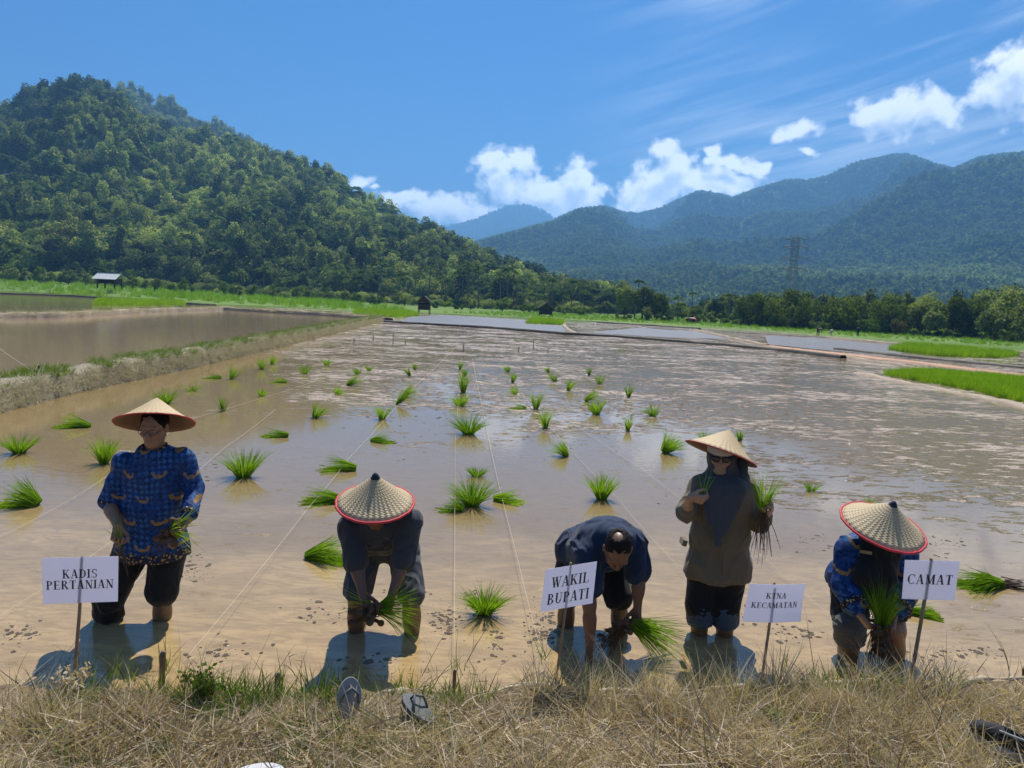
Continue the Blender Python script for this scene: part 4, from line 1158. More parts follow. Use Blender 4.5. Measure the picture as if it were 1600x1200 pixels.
def held_bundle(label, grip, axis, L, spread, n, base_r=.018, rootL=.14, rootn=26, droop=.15, mud=0.0, back=.05, seed=1, sag=.5):
    r = np.random.default_rng(seed); ax = unit(axis)
    root = empty("rice_seedlings", tuple(grip)); tag(root, label, "rice seedlings", "rice seedlings held in the planters' hands")
    V, Fq = bundle_mesh(r, n, L + back, .1, ax, spread, base_r, droop, .0050)
    mesh_np("leaf_blades", V - ax * back, Fq, False, M_RICE, True, root)
    mb = MB()
    for _ in range(rootn):
        p = -ax * back * .6 + r.normal(size=3) * base_r * .6; d = unit(-ax + r.normal(size=3) * .30)
        l = rootL * (.5 + .7 * r.random()); e = p + d * l * .5 + np.array([0, 0, -1]) * l * sag * .4; g2 = e + unit(d + np.array([0, 0, -1.6 * sag])) * l * .6 + r.normal(size=3) * .01
        mb.tube([p, e, g2], [.0030, .0022, .0010], 4)
    o = mb.build("roots", M_ROOT, root)
    if mud > 0:
        f = Field(-ax * .35 - .25, -ax * .0 + .25, .008)
        for _ in range(34):
            tt = r.random(); p = -ax * (.02 + mud * tt) + r.normal(size=3) * .028 + np.array([0, 0, -1]) * mud * tt ** 1.5 * sag
            f.ell(p, .010 + .016 * r.random(3), None, .008)
        V, Fq = f.mesh(); mesh_np("mud_lump", relax(V, Fq, 1), Fq, True, M_ROOT, True, root)
    return root

# ---- the five planters -------------------------------------------------------------
def torso(f, J, w=1.0, g=0.0, belly=0.0, k=.05):
    pel, nk = J['pelvis'], J['neck']; up = unit(nk - pel); side = unit((J['shR'] - J['shL']) - up * np.dot(J['shR'] - J['shL'], up)); fw = np.cross(up, side)
    M = np.array([side, fw, up]); H = np.linalg.norm(nk - pel)
    f.ell(pel + up * .02, (.165 * w + g, .118 * w + g, .125 + g), M, k)
    f.ell(pel + up * H * .38 + fw * (.012 - belly * .4) * -1, (.150 * w + g, (.108 + belly) * w + g, .17 + g), M, k)
    f.ell(pel + up * H * .68, (.172 * w + g, .122 * w + g, .165 + g), M, k)
    f.cap(J['shL'] - up * .02, J['shR'] - up * .02, .055 + g * .8, .055 + g * .8, k)
    f.ell(nk - up * .03, (.10 + g, .075 + g, .06 + g), M, k)
    return M
def limbs(f, J, armr=1.0, legr=1.0, k=.03):
    for s in 'LR':
        f.cap(J['sh' + s], J['el' + s], .055 * armr, .041 * armr, k); f.cap(J['el' + s], J['wr' + s], .041 * armr, .026 * armr, .02)
        mid = J['el' + s] * .7 + J['wr' + s] * .3; f.cap(mid, J['el' + s] * .55 + J['wr' + s] * .45, .041 * armr, .037 * armr, .02)
        f.cap(J['hip' + s], J['kn' + s], .088 * legr, .060 * legr, .04); f.cap(J['kn' + s], J['an' + s], .058 * legr, .040 * legr, .02)
        cf = J['kn' + s] * .68 + J['an' + s] * .32; f.ell(cf + np.array([0, .018, 0]), (.054 * legr, .058 * legr, .10), None, .03)
def sleeves(f, J, s, frac, r0=.068, r1=.058, k=.03):
    a, e, w = J['sh' + s], J['el' + s], J['wr' + s]
    if frac <= 1: f.cap(a, a + (e - a) * frac, r0, r1, k)
    else:
        f.cap(a, e, r0, r1, k); f.cap(e, e + (w - e) * (frac - 1), r1, r1 * .82, .02)
def bounds(J, pad=.32):
    P = np.array([v for v in J.values() if isinstance(v, np.ndarray)]); return P.min(0) - pad, P.max(0) + pad
def px_joints(D, tab):
    return {k: W(x, y, D + dy) for k, (x, y, dy) in tab.items()}
def new_person(label, J):
    base = (J['anL'] + J['anR']) / 2
    root = empty("person", (float(base[0]), float(base[1]), 0.0)); tag(root, label, "person", "people planting rice in the flooded paddy")
    return root, np.array([base[0], base[1], 0.0])
VB, VC = .0048, .0062            # grid steps of bodies and clothes

# P1: standing man on the left
D = float(G(205, 968)[1])
J = px_joints(D, dict(head=(241, 667, -.05), neck=(243, 703, .0), shL=(196, 721, .0), shR=(286, 716, .02), pelvis=(237, 838, .04), elL=(170, 787, -.02), elR=(303, 765, .03), wrL=(184, 822, -.20), wrR=(294, 812, -.17),
                      hipL=(211, 850, .04), hipR=(264, 850, .04), knL=(172, 930, -.04), knR=(254, 922, .0), anL=(164, 1035, .05), anR=(250, 1030, .08)))
root, O = new_person("standing man in blue batik shirt, glasses and pale conical hat, behind the KADIS PERTANIAN sign", J)
f = Field(*bounds(J), VB)
torso(f, J, 1.08, 0, .02); limbs(f, J, 1.02, 1.0); f.cap(J['neck'] - [0, 0, .03], J['head'] + [0, .02, -.06], .056, .052, .02)
HM, at1 = head(f, J['head'], (0.06, -1, -.30), (0.02, -.22, 1), 1.0)
g1 = hand(f, J['wrL'], (.10, -.35, -.9), (.75, -.5, .1), -1, (.9, 1.2, .9))
g2 = hand(f, J['wrR'], (-.25, -.55, -.7), (-.75, -.45, .3), 1, (.8, 1.1, .8))
body = field_obj("body", f, SKIN_A, root, 2, origin=O)
hemz = W(235, 868, D)[2]
f = Field(*bounds(J), VC); torso(f, J, .96, .016, .02); up = unit(J['neck'] - J['pelvis'])
f.ell(J['pelvis'] - [0, 0, .02], (.215, .16, .20), None, .06); f.ell(J['pelvis'] - [0, 0, .12], (.235, .18, .16), None, .06); f.ell(J['pelvis'] + [0, 0, .2], (.18, .14, .2), None, .06)
sleeves(f, J, 'L', .96, .062, .062); sleeves(f, J, 'R', 1.84, .062, .055)
f.cut(W(235, 870, D), (0.02, 0, -1)); f.cut(J['neck'] + [0, 0, .028], (0, -.35, 1))
field_obj("shirt", f, batik_mat("blue_batik_cloth", hemz), root, 2, .012, seed=3, origin=O)
mb = MB(); up1 = np.array([0, 0, 1.])
for s_ in (-1, 1):        # collar
    c0 = J['neck'] - O + [s_ * .012, -.085, -.028]
    mb.tube([c0, c0 + [s_ * .04, .02, .035], c0 + [s_ * .062, .07, .055], c0 + [s_ * .03, .14, .06]], [.010, .014, .014, .012], 6)
mb.build("collar", M_CUFF, root, True)
a, b = J['elL'] * .98 + J['shL'] * .02 - O, J['elL'] * .90 + J['shL'] * .10 - O; MB().tube([a, b], [.066, .068], 20).build("cuff", M_CUFF, root, True)
a, b = J['elR'] * .25 + J['wrR'] * .75 - O, J['elR'] * .13 + J['wrR'] * .87 - O; MB().tube([a, b], [.056, .053], 20).build("cuff", M_CUFF, root, True)
f = Field(*bounds(J), VC)
f.ell(J['pelvis'], (.175, .13, .14), None, .05)
for s_, fr in (('L', .24), ('R', -.06)):
    h_, k_, a_ = J['hip' + s_], J['kn' + s_], J['an' + s_]; e_ = k_ + (a_ - k_) * fr
    f.cap(h_, k_, .108, .090, .05); f.cap(k_, e_, .090, .083, .03)
    f.cap(e_ - [.05, 0, 0], e_ + [.05, 0, 0], .035, .035, .03)
field_obj("trousers", f, M_BLACK, root, 2, 0.0136, seed=4, origin=O)
ax1 = unit(np.array([-.12, .40, .92])); ap = at1(0, -.01, .0) + ax1 * .19; hat = make_hat(root, ap, ax1, .475, .165, M_HAT2, M_RED, False, .004, origin=tuple(O))
mb = MB()
for q in (-1, 1):
    c = at1(q * .031, .103, .004)
    mb.tube([c + HM[0] * .024 * math.cos(w) + HM[2] * .017 * math.sin(w) - O for w in np.linspace(0, 6.283, 17)], .0016, 5, cap=False)
    mb.tube([at1(q * .055, .10, .008) - O, at1(q * .078, .06, .010) - O, at1(q * .08, -.005, .006) - O], .0016, 5)
mb.tube([at1(-.008, .106, .006) - O, at1(.008, .106, .006) - O], .0016, 5); mb.build("glasses", M_GLASSFR, root)
for q in (-1, 1):
    e = empty("eye", tuple(at1(q * .031, .0835, .004) - O)); e.parent = root
    f = Field((-.02, -.02, -.02), (.02, .02, .02), .002); f.ell((0, 0, 0), (.0105, .0065, .0052), HM, .001); v_, q_ = f.mesh(); mesh_np("eyeball", v_, q_, True, M_EYE, True, e)
    f = Field((-.02, -.02, -.02), (.02, .02, .02), .0015); f.ell(HM[1] * .0048, (.0042, .003, .0045), HM, .001); v_, q_ = f.mesh(); mesh_np("iris", v_, q_, True, M_IRIS, True, e)
f = Field(J['head'] - .2, J['head'] + .2, VB); f.ell(at1(0, -.020, .028), (.080, .098, .098), HM, .01); f.cut(at1(0, .06, .045), unit(HM[1] * .75 - HM[2] * .62)); f.cut(at1(0, 0, -.05), -HM[2])
field_obj("hair", f, M_HAIR, root, 1, .002, (60, 60, 60), origin=O)
held_bundle("small upright sprig in one hand of the standing man in blue batik", g1[0], (-.12, -.05, 1), .17, .18, 14, .008, .16, 8, .05, 0, .05, 11, .9)
held_bundle("seedlings pointing sideways from the hand of the standing man in blue batik", g2[0], (.92, -.25, .36), .20, .38, 46, .016, .17, 20, .25, .04, .05, 12, .9)

# P2: bent forward, charcoal shirt
D = float(G(600, 990)[1])
J = px_joints(D, dict(head=(588, 792, -.32), neck=(592, 812, -.24), shL=(549, 822, -.22), shR=(638, 814, -.22), pelvis=(598, 843, .20), elL=(556, 878, -.30), elR=(630, 876, -.30), wrL=(566, 926, -.40), wrR=(612, 930, -.42),
                      hipL=(570, 860, .18), hipR=(630, 858, .18), knL=(558, 930, -.02), knR=(642, 928, -.02), anL=(555, 1040, .08), anR=(645, 1040, .08)))
root, O = new_person("person in charcoal shirt and dark shorts bent forward under a red-rimmed conical hat", J)
f = Field(*bounds(J), VB)
torso(f, J, 1.02); limbs(f, J, .98, 1.04); f.cap(J['neck'], J['head'] + [0, .06, 0], .056, .052, .02)
HM, at2 = head(f, J['head'], (0, -.85, -.55), (0, -.50, .85), 1.0)
g1 = hand(f, J['wrL'], (.35, -.35, -.8), (.55, -.1, .6), -1, (.9, 1.2, .9))
g2 = hand(f, J['wrR'], (-.15, -.4, -.85), (-.55, -.2, .6), 1, (.9, 1.2, .9))
field_obj("body", f, SKIN_B, root, 2, origin=O)
f = Field(*bounds(J), VC); torso(f, J, 1.04, .022)
tu = unit(J['neck'] - J['pelvis']); f.ell(J['pelvis'] + tu * .10 + [0, 0, -.02], (.185, .15, .15), None, .05)
sleeves(f, J, 'L', .98, .072, .066); sleeves(f, J, 'R', .98, .072, .066)
hz = W(597, 884, D)[2]; f.cut(W(597, 893, D - .25), (0.05, .15, -1))
field_obj("shirt", f, M_CHARCOAL, root, 2, 0.0153, seed=6, origin=O)
mb = MB(); ctr = W(597, 845, D - .36) - O
front = lambda x, y: W(x, y, D - .33) - O
f = Field(*bounds(J), VC); f.ell(J['pelvis'], (.175, .15, .14), None, .05)
for s_, fr in (('L', .0), ('R', -.02)):
    h_, k_, a_ = J['hip' + s_], J['kn' + s_], J['an' + s_]
    f.cap(h_, k_, .104, .082, .05)
    e_ = k_ + (a_ - k_) * fr; f.cut(e_ , (0, 0, -1)) if s_ == 'L' else None
field_obj("shorts", f, M_SHORTS, root, 2, 0.0136, seed=8, origin=O)
for s_ in 'LR':
    a, e = J['sh' + s_] - O, J['el' + s_] - O; MB().tube([e + (a - e) * .02, e + (a - e) * .10, e + (a - e) * .26], [.070, .076, .077], 20).build("rolled_cuff", M_CHARCOAL, root, True)
rim_c = W(586, 785, D - .30); axis = unit(np.array([0.03, -.24, .97]))
make_hat(root, rim_c + axis * .185, axis, .462, .185, M_HAT, M_RED, True, .0075, origin=tuple(O))
gm = (g1[0] + g2[0]) / 2
held_bundle("bright green bundle held level across the knees of the person in charcoal shirt", g2[0] + [.0, -.01, .0], (1, -.18, .16), .23, .42, 150, .024, .17, 30, .25, .14, .04, 21, .35)
held_bundle("few thin blades pointing left from the hand of the person in charcoal shirt", g1[0], (-1, -.15, .22), .24, .10, 12, .006, .08, 6, .12, 0, .04, 22, .4)

# P3: bare-headed man bent low, navy shirt
D = float(G(925, 988)[1])
J = px_joints(D, dict(head=(965, 858, -.42), neck=(958, 846, -.24), shL=(921, 866, -.24), shR=(990, 850, -.14), pelvis=(915, 858, .22), elL=(921, 945, -.36), elR=(998, 905, -.20), wrL=(922, 1020, -.40), wrR=(996, 950, -.24),
                      hipL=(896, 872, .20), hipR=(950, 872, .16), knL=(886, 930, .06), knR=(966, 935, -.02), anL=(882, 1035, .14), anR=(973, 1035, .08)))
root, O = new_person("bare-headed man in navy shirt bent low behind the WAKIL BUPATI sign", J)
f = Field(*bounds(J), VB)
torso(f, J, 1.05); limbs(f, J, 1.02, 1.0); f.cap(J['neck'], J['head'] + [0, .06, .02], .058, .054, .03)
HM, at3 = head(f, J['head'], (-.02, -.62, -.78), (-.02, -.76, .56), 1.06)
hand(f, J['wrL'], (0, -.15, -1), (.5, .5, 0), -1, (.4, .6, .5))
g2 = hand(f, J['wrR'], (-.05, -.2, -1), (-.6, -.6, .1), 1, (.9, 1.2, .9))
field_obj("body", f, SKIN_B, root, 2, origin=O)
f = Field(*bounds(J), VC); torso(f, J, 1.12, .030); tu = unit(J['neck'] - J['pelvis'])
f.ell(J['pelvis'] + tu * .06, (.20, .15, .15), None, .05); sleeves(f, J, 'L', .62, .082, .080); sleeves(f, J, 'R', .78, .082, .078)
f.cut(J['pelvis'] - tu * .13, -tu)
field_obj("shirt", f, M_NAVY, root, 2, 0.0153, (8, 8, 8), seed=12, origin=O)
f = Field(*bounds(J), VC); f.ell(J['pelvis'], (.18, .15, .15), None, .05)
for s_ in 'LR':
    h_, k_ = J['hip' + s_], J['kn' + s_]; f.cap(h_, k_ + (h_ - k_) * .05, .112, .090, .05)
field_obj("trousers", f, M_BLACK, root, 2, 0.0136, seed=14, origin=O)
f = Field(J['head'] - .25, J['head'] + .25, VB)
f.ell(at3(0, -.016, .026), (.079, .099, .103), HM, .01); f.cut(at3(0, .062, .065), unit(HM[1] * .75 - HM[2] * .66)); f.cut(at3(0, .02, -.03), unit(-HM[2] + HM[1] * .5))
f.ell(at3(.012, -.050, .118), (.036, .040, .034), HM, .010, 'sub')
field_obj("hair", f, M_HAIR, root, 1, .003, (60, 60, 60), seed=9, origin=O)
held_bundle("large seedling bundle with muddy hanging roots held by the bare-headed man in navy", g2[0] + [.0, -.02, -.01], (.90, -.12, -.34), .36, .34, 190, .030, .26, 46, .18, .24, .02, 31, 1.25)

# P4: woman standing with both hands raised
D = float(G(1112, 992)[1])
J = px_joints(D, dict(head=(1127, 711, -.06), neck=(1132, 742, .0), shL=(1094, 760, .0), shR=(1166, 762, .0), pelvis=(1122, 880, .03), elL=(1073, 800, -.06), elR=(1186, 816, -.06), wrL=(1077, 777, -.26), wrR=(1203, 796, -.26),
                      hipL=(1098, 888, .03), hipR=(1145, 890, .03), knL=(1094, 945, .0), knR=(1134, 948, -.01), anL=(1092, 1045, .06), anR=(1131, 1048, .05)))
root, O = new_person("standing woman in sunglasses, grey headscarf and olive shirt, both hands raised", J)
f = Field(*bounds(J), VB)
torso(f, J, .98); limbs(f, J, .92, .98); f.cap(J['neck'] - [0, 0, .03], J['head'] + [0, .02, -.06], .05, .048, .02)
HM, at4 = head(f, J['head'], (-.30, -1, -.22), (-.04, -.15, 1), .97, ears=False)
g1 = hand(f, J['wrL'], (.85, -.35, -.05), (.25, .8, .5), 1, (.7, 1.1, .8), .7, .95)
g2 = hand(f, J['wrR'], (-.15, -.55, .5), (-.8, -.1, .1), 1, (.9, 1.2, .9), .7, .95)
field_obj("body", f, SKIN_C, root, 2, origin=O)
f = Field(*bounds(J), VC); torso(f, J, 1.04, .026, .01)
f.ell(J['pelvis'] - [0, 0, .02], (.205, .155, .17), None, .06); f.ell(J['pelvis'] + [0, 0, .16], (.185, .14, .17), None, .06)
f.ell(J['pelvis'] - [0, 0, .10], (.215, .165, .12), None, .06)
sleeves(f, J, 'L', 1.25, .062, .060); sleeves(f, J, 'R', 1.45, .062, .060)
hz = W(1122, 902, D)[2]; f.cut((0, 0, hz), (0, 0, -1)); f.cut(J['neck'] + [0, 0, .03], (0, -.3, 1))
sh = field_obj("shirt", f, M_KHAKI, root, 2, 0.0136, seed=22, origin=O)
mb = MB(); p0 = W(1068, 846, D - .02) - O; mb.box(tuple(p0), (.030, .085, .040), M=Matrix.Rotation(.25, 3, 'Y')); mb.build("pocket_flap", M_KHAKI, sh)
mb = MB(); mb.tube([W(1131, y, D - .185) - O for y in (850, 870, 900)], .005, 4); mb.build("button_placket", M_KHAKI, sh)
f = Field(*bounds(J), VC); f.ell(J['pelvis'] - [0, 0, .04], (.17, .14, .14), None, .05)
for s_ in 'LR':
    h_, k_, a_ = J['hip' + s_], J['kn' + s_], J['an' + s_]; f.cap(h_, k_, .105, .088, .05); f.cap(k_, k_ + (a_ - k_) * .08, .088, .084, .02)
field_obj("trousers", f, M_BLACK, root, 2, 0.0119, seed=24, origin=O)
for s_ in 'LR':
    k_, a_ = J['kn' + s_], J['an' + s_]; mb = MB(); e = k_ - O; v = a_ - k_
    f = Field(k_ - .2, k_ + .2, VC); f.cap(k_ + v * .02, k_ + v * .22, .088, .088, .01); f.cut(k_ + v * .27, v); field_obj("rolled_cuff", f, M_DENIM, root, 2, .006, (14, 14, 40), seed=26, origin=O)
# headscarf: wraps head and neck, falls over the chest to a point
f = Field(*bounds(J), VC)
f.ell(at4(0, -.012, .02), (.088, .102, .112), HM, .02); f.cap(at4(0, -.01, -.06), J['neck'] + [0, -.01, .0], .080, .088, .04)
f.ell(J['neck'] + [0, .0, -.05], (.16, .125, .09), None, .05)
fr = lambda x, y, dy: W(x, y, D + dy)
f.cap(fr(1128, 765, -.135), fr(1122, 850, -.195), .06, .016, .04); f.cap(fr(1150, 765, -.13), fr(1127, 830, -.185), .065, .03, .05); f.cap(fr(1110, 760, -.12), fr(1112, 815, -.18), .05, .025, .05)
f.cap(fr(1160, 722, -.02), fr(1162, 762, -.08), .03, .035, .03)
f.ell(at4(0, .140, -.022), (.066, .108, .088), HM, .010, 'sub')
field_obj("headscarf", f, M_HIJAB, root, 2, .010, (12, 12, 4), seed=28, origin=O)
f = Field(J['head'] - .25, J['head'] + .25, VC); f.ell(at4(0, -.004, .048), (.093, .108, .07), HM, .01); f.cut(at4(0, 0, .028), -HM[2])
field_obj("cap_band", f, M_CREAM, root, 1, .002, origin=O)
mb = MB(); ge = empty("sunglasses", tuple(np.zeros(3))); ge.parent = root
for q in (-1, 1):
    f = Field(at4(q * .032, .098, .004) - .05, at4(q * .032, .098, .004) + .05, .0028); f.ell(at4(q * .032, .094, .003), (.029, .010, .022), HM, .002)
    field_obj("lens", f, M_LENS, ge, 1, origin=O)
    mb.tube([at4(q * .06, .09, .010) - O, at4(q * .082, .05, .012) - O, at4(q * .085, .0, .008) - O], .003, 5)
mb.tube([at4(-.012, .104, .010) - O, at4(.012, .104, .010) - O], .003, 5); mb.tube([at4(-.06, .092, .012) - O, at4(0, .106, .013) - O, at4(.06, .092, .012) - O], .0028, 5); mb.build("frame", M_GLASSFR, ge)
ax4 = unit(np.array([.33, .20, .92]))
make_hat(root, at4(.0, -.005, .02) + ax4 * .155, ax4, .475, .165, M_HAT2, M_RED, False, .003, origin=tuple(O))
held_bundle("thin sprig of seedlings pinched in one hand of the woman in sunglasses", g1[0], (.12, -.1, 1), .20, .14, 16, .007, .10, 6, .05, 0, .03, 41, .8)
held_bundle("thick upright tuft of seedlings in one hand of the woman in sunglasses", g2[0] + [-.02, -.01, .0], (-.05, -.1, 1), .24, .24, 80, .022, .22, 34, .12, 0, .05, 42, .5)

# P5: bent forward on the right, blue batik
D = float(G(1362, 1030)[1])
J = px_joints(D, dict(head=(1378, 822, -.30), neck=(1372, 852, -.22), shL=(1330, 858, -.20), shR=(1408, 868, -.20), pelvis=(1352, 905, .20), elL=(1322, 915, -.28), elR=(1414, 922, -.28), wrL=(1342, 958, -.42), wrR=(1396, 962, -.42),
                      hipL=(1328, 920, .18), hipR=(1388, 922, .18), knL=(1328, 985, -.06), knR=(1398, 985, -.02), anL=(1324, 1085, .06), anR=(1400, 1080, .1)))
root, O = new_person("person in blue batik top and black scarf bent forward beside the CAMAT sign", J)
f = Field(*bounds(J), VB)
torso(f, J, 1.05); limbs(f, J, 1.0, 1.10); f.cap(J['neck'], J['head'] + [0, .06, 0], .056, .052, .02)
HM, at5 = head(f, J['head'], (0, -.85, -.55), (.15, -.50, .85), 1.0)
g1 = hand(f, J['wrL'], (.55, -.35, -.7), (.6, .2, .5), -1, (.7, 1.0, .8))
g2 = hand(f, J['wrR'], (-.40, -.40, -.7), (-.6, .0, .6), 1, (.8, 1.1, .9))
field_obj("body", f, SKIN_A, root, 2, origin=O)
f = Field(*bounds(J), VC); torso(f, J, 1.10, .028, .02); tu = unit(J['neck'] - J['pelvis'])
f.ell(J['pelvis'] + [0, -.02, .0], (.215, .19, .17), None, .06); f.ell(J['pelvis'] + [-.01, -.08, -.08], (.22, .18, .12), None, .06); f.ell(W(1322, 912, D + .14), (.10, .13, .11), None, .09)
sleeves(f, J, 'L', 1.72, .080, .072); sleeves(f, J, 'R', 1.72, .080, .070)
hz = W(1350, 950, D)[2]; f.cut(W(1350, 948, D - .1), (-.05, .1, -1))
field_obj("shirt", f, batik_mat("blue_batik_cloth", hz), root, 2, .014, seed=32, origin=O)
for s_ in 'LR':
    e, w_ = J['el' + s_] - O, J['wr' + s_] - O; MB().tube([e + (w_ - e) * .60, e + (w_ - e) * .78], [.079, .078], 20).build("cuff", M_CUFF, root, True)
# black scarf over the chest
f = Field(*bounds(J), VC); f.ell(J['head'] + [0, .0, .0], (.10, .135, .12), None, .03); f.cap(J['head'] + [0, .04, -.02], J['neck'], .09, .10, .04)
f.cap(J['neck'] + [-.05, -.04, -.02], fr(1352, 880, -.42 + (D - D)) * 0 + W(1352, 900, D - .36), .075, .05, .05); f.cap(J['neck'] + [.02, -.04, -.02], W(1385, 905, D - .36), .085, .05, .05); f.cap(W(1352, 900, D - .34), W(1372, 925, D - .36), .06, .05, .05)
field_obj("headscarf", f, M_BLACK, root, 2, 0.0153, (10, 10, 5), seed=34, origin=O)
mb = MB(); c = W(1353, 863, D - .375) - O; mb.box(tuple(c), (.070, .006, .018), M=Matrix.Rotation(.12, 3, 'Y') @ Matrix.Rotation(-.3, 3, 'X'))
bd = mb.build("name_badge", flat_mat("gold_badge", (0.30, 0.23, 0.10), .4, .2, 60, .2, .002), root)
f = Field(*bounds(J), VC); f.ell(J['pelvis'] + [0, 0, -.02], (.19, .16, .15), None, .05)
for s_ in 'LR':
    h_, k_ = J['hip' + s_], J['kn' + s_]; f.cap(h_, k_, .118, .098, .05)
f.cut(J['knL'] + [0, 0, .05], (.1, .0, -1))
field_obj("skirt_trousers", f, M_BLACK, root, 2, 0.0136, seed=36, origin=O)
for s_, fr_ in (('L', .10),):
    k_, a_ = J['kn' + s_], J['an' + s_]; f = Field(k_ - .25, k_ + .25, VC); v = a_ - k_; f.cap(k_ - v * .06, k_ + v * fr_, .097, .092, .01); f.cut(k_ + v * (fr_ + .06), v)
    field_obj("rolled_leg", f, M_GREYPANT, root, 2, .007, (12, 12, 40), seed=38, origin=O)
axis = unit(np.array([0.11, -.33, .93])); rc = W(1380, 822, D - .32)
make_hat(root, rc + axis * .165, axis, .475, .165, M_HAT, M_RED, True, .0075, origin=tuple(O))
held_bundle("upright bunch of seedlings held low by the bent person in blue batik", (g1[0] + g2[0]) / 2 + [0.0, -.03, .02], (-.03, -.15, 1), .26, .26, 170, .034, .24, 60, .10, .10, .03, 51, .7)
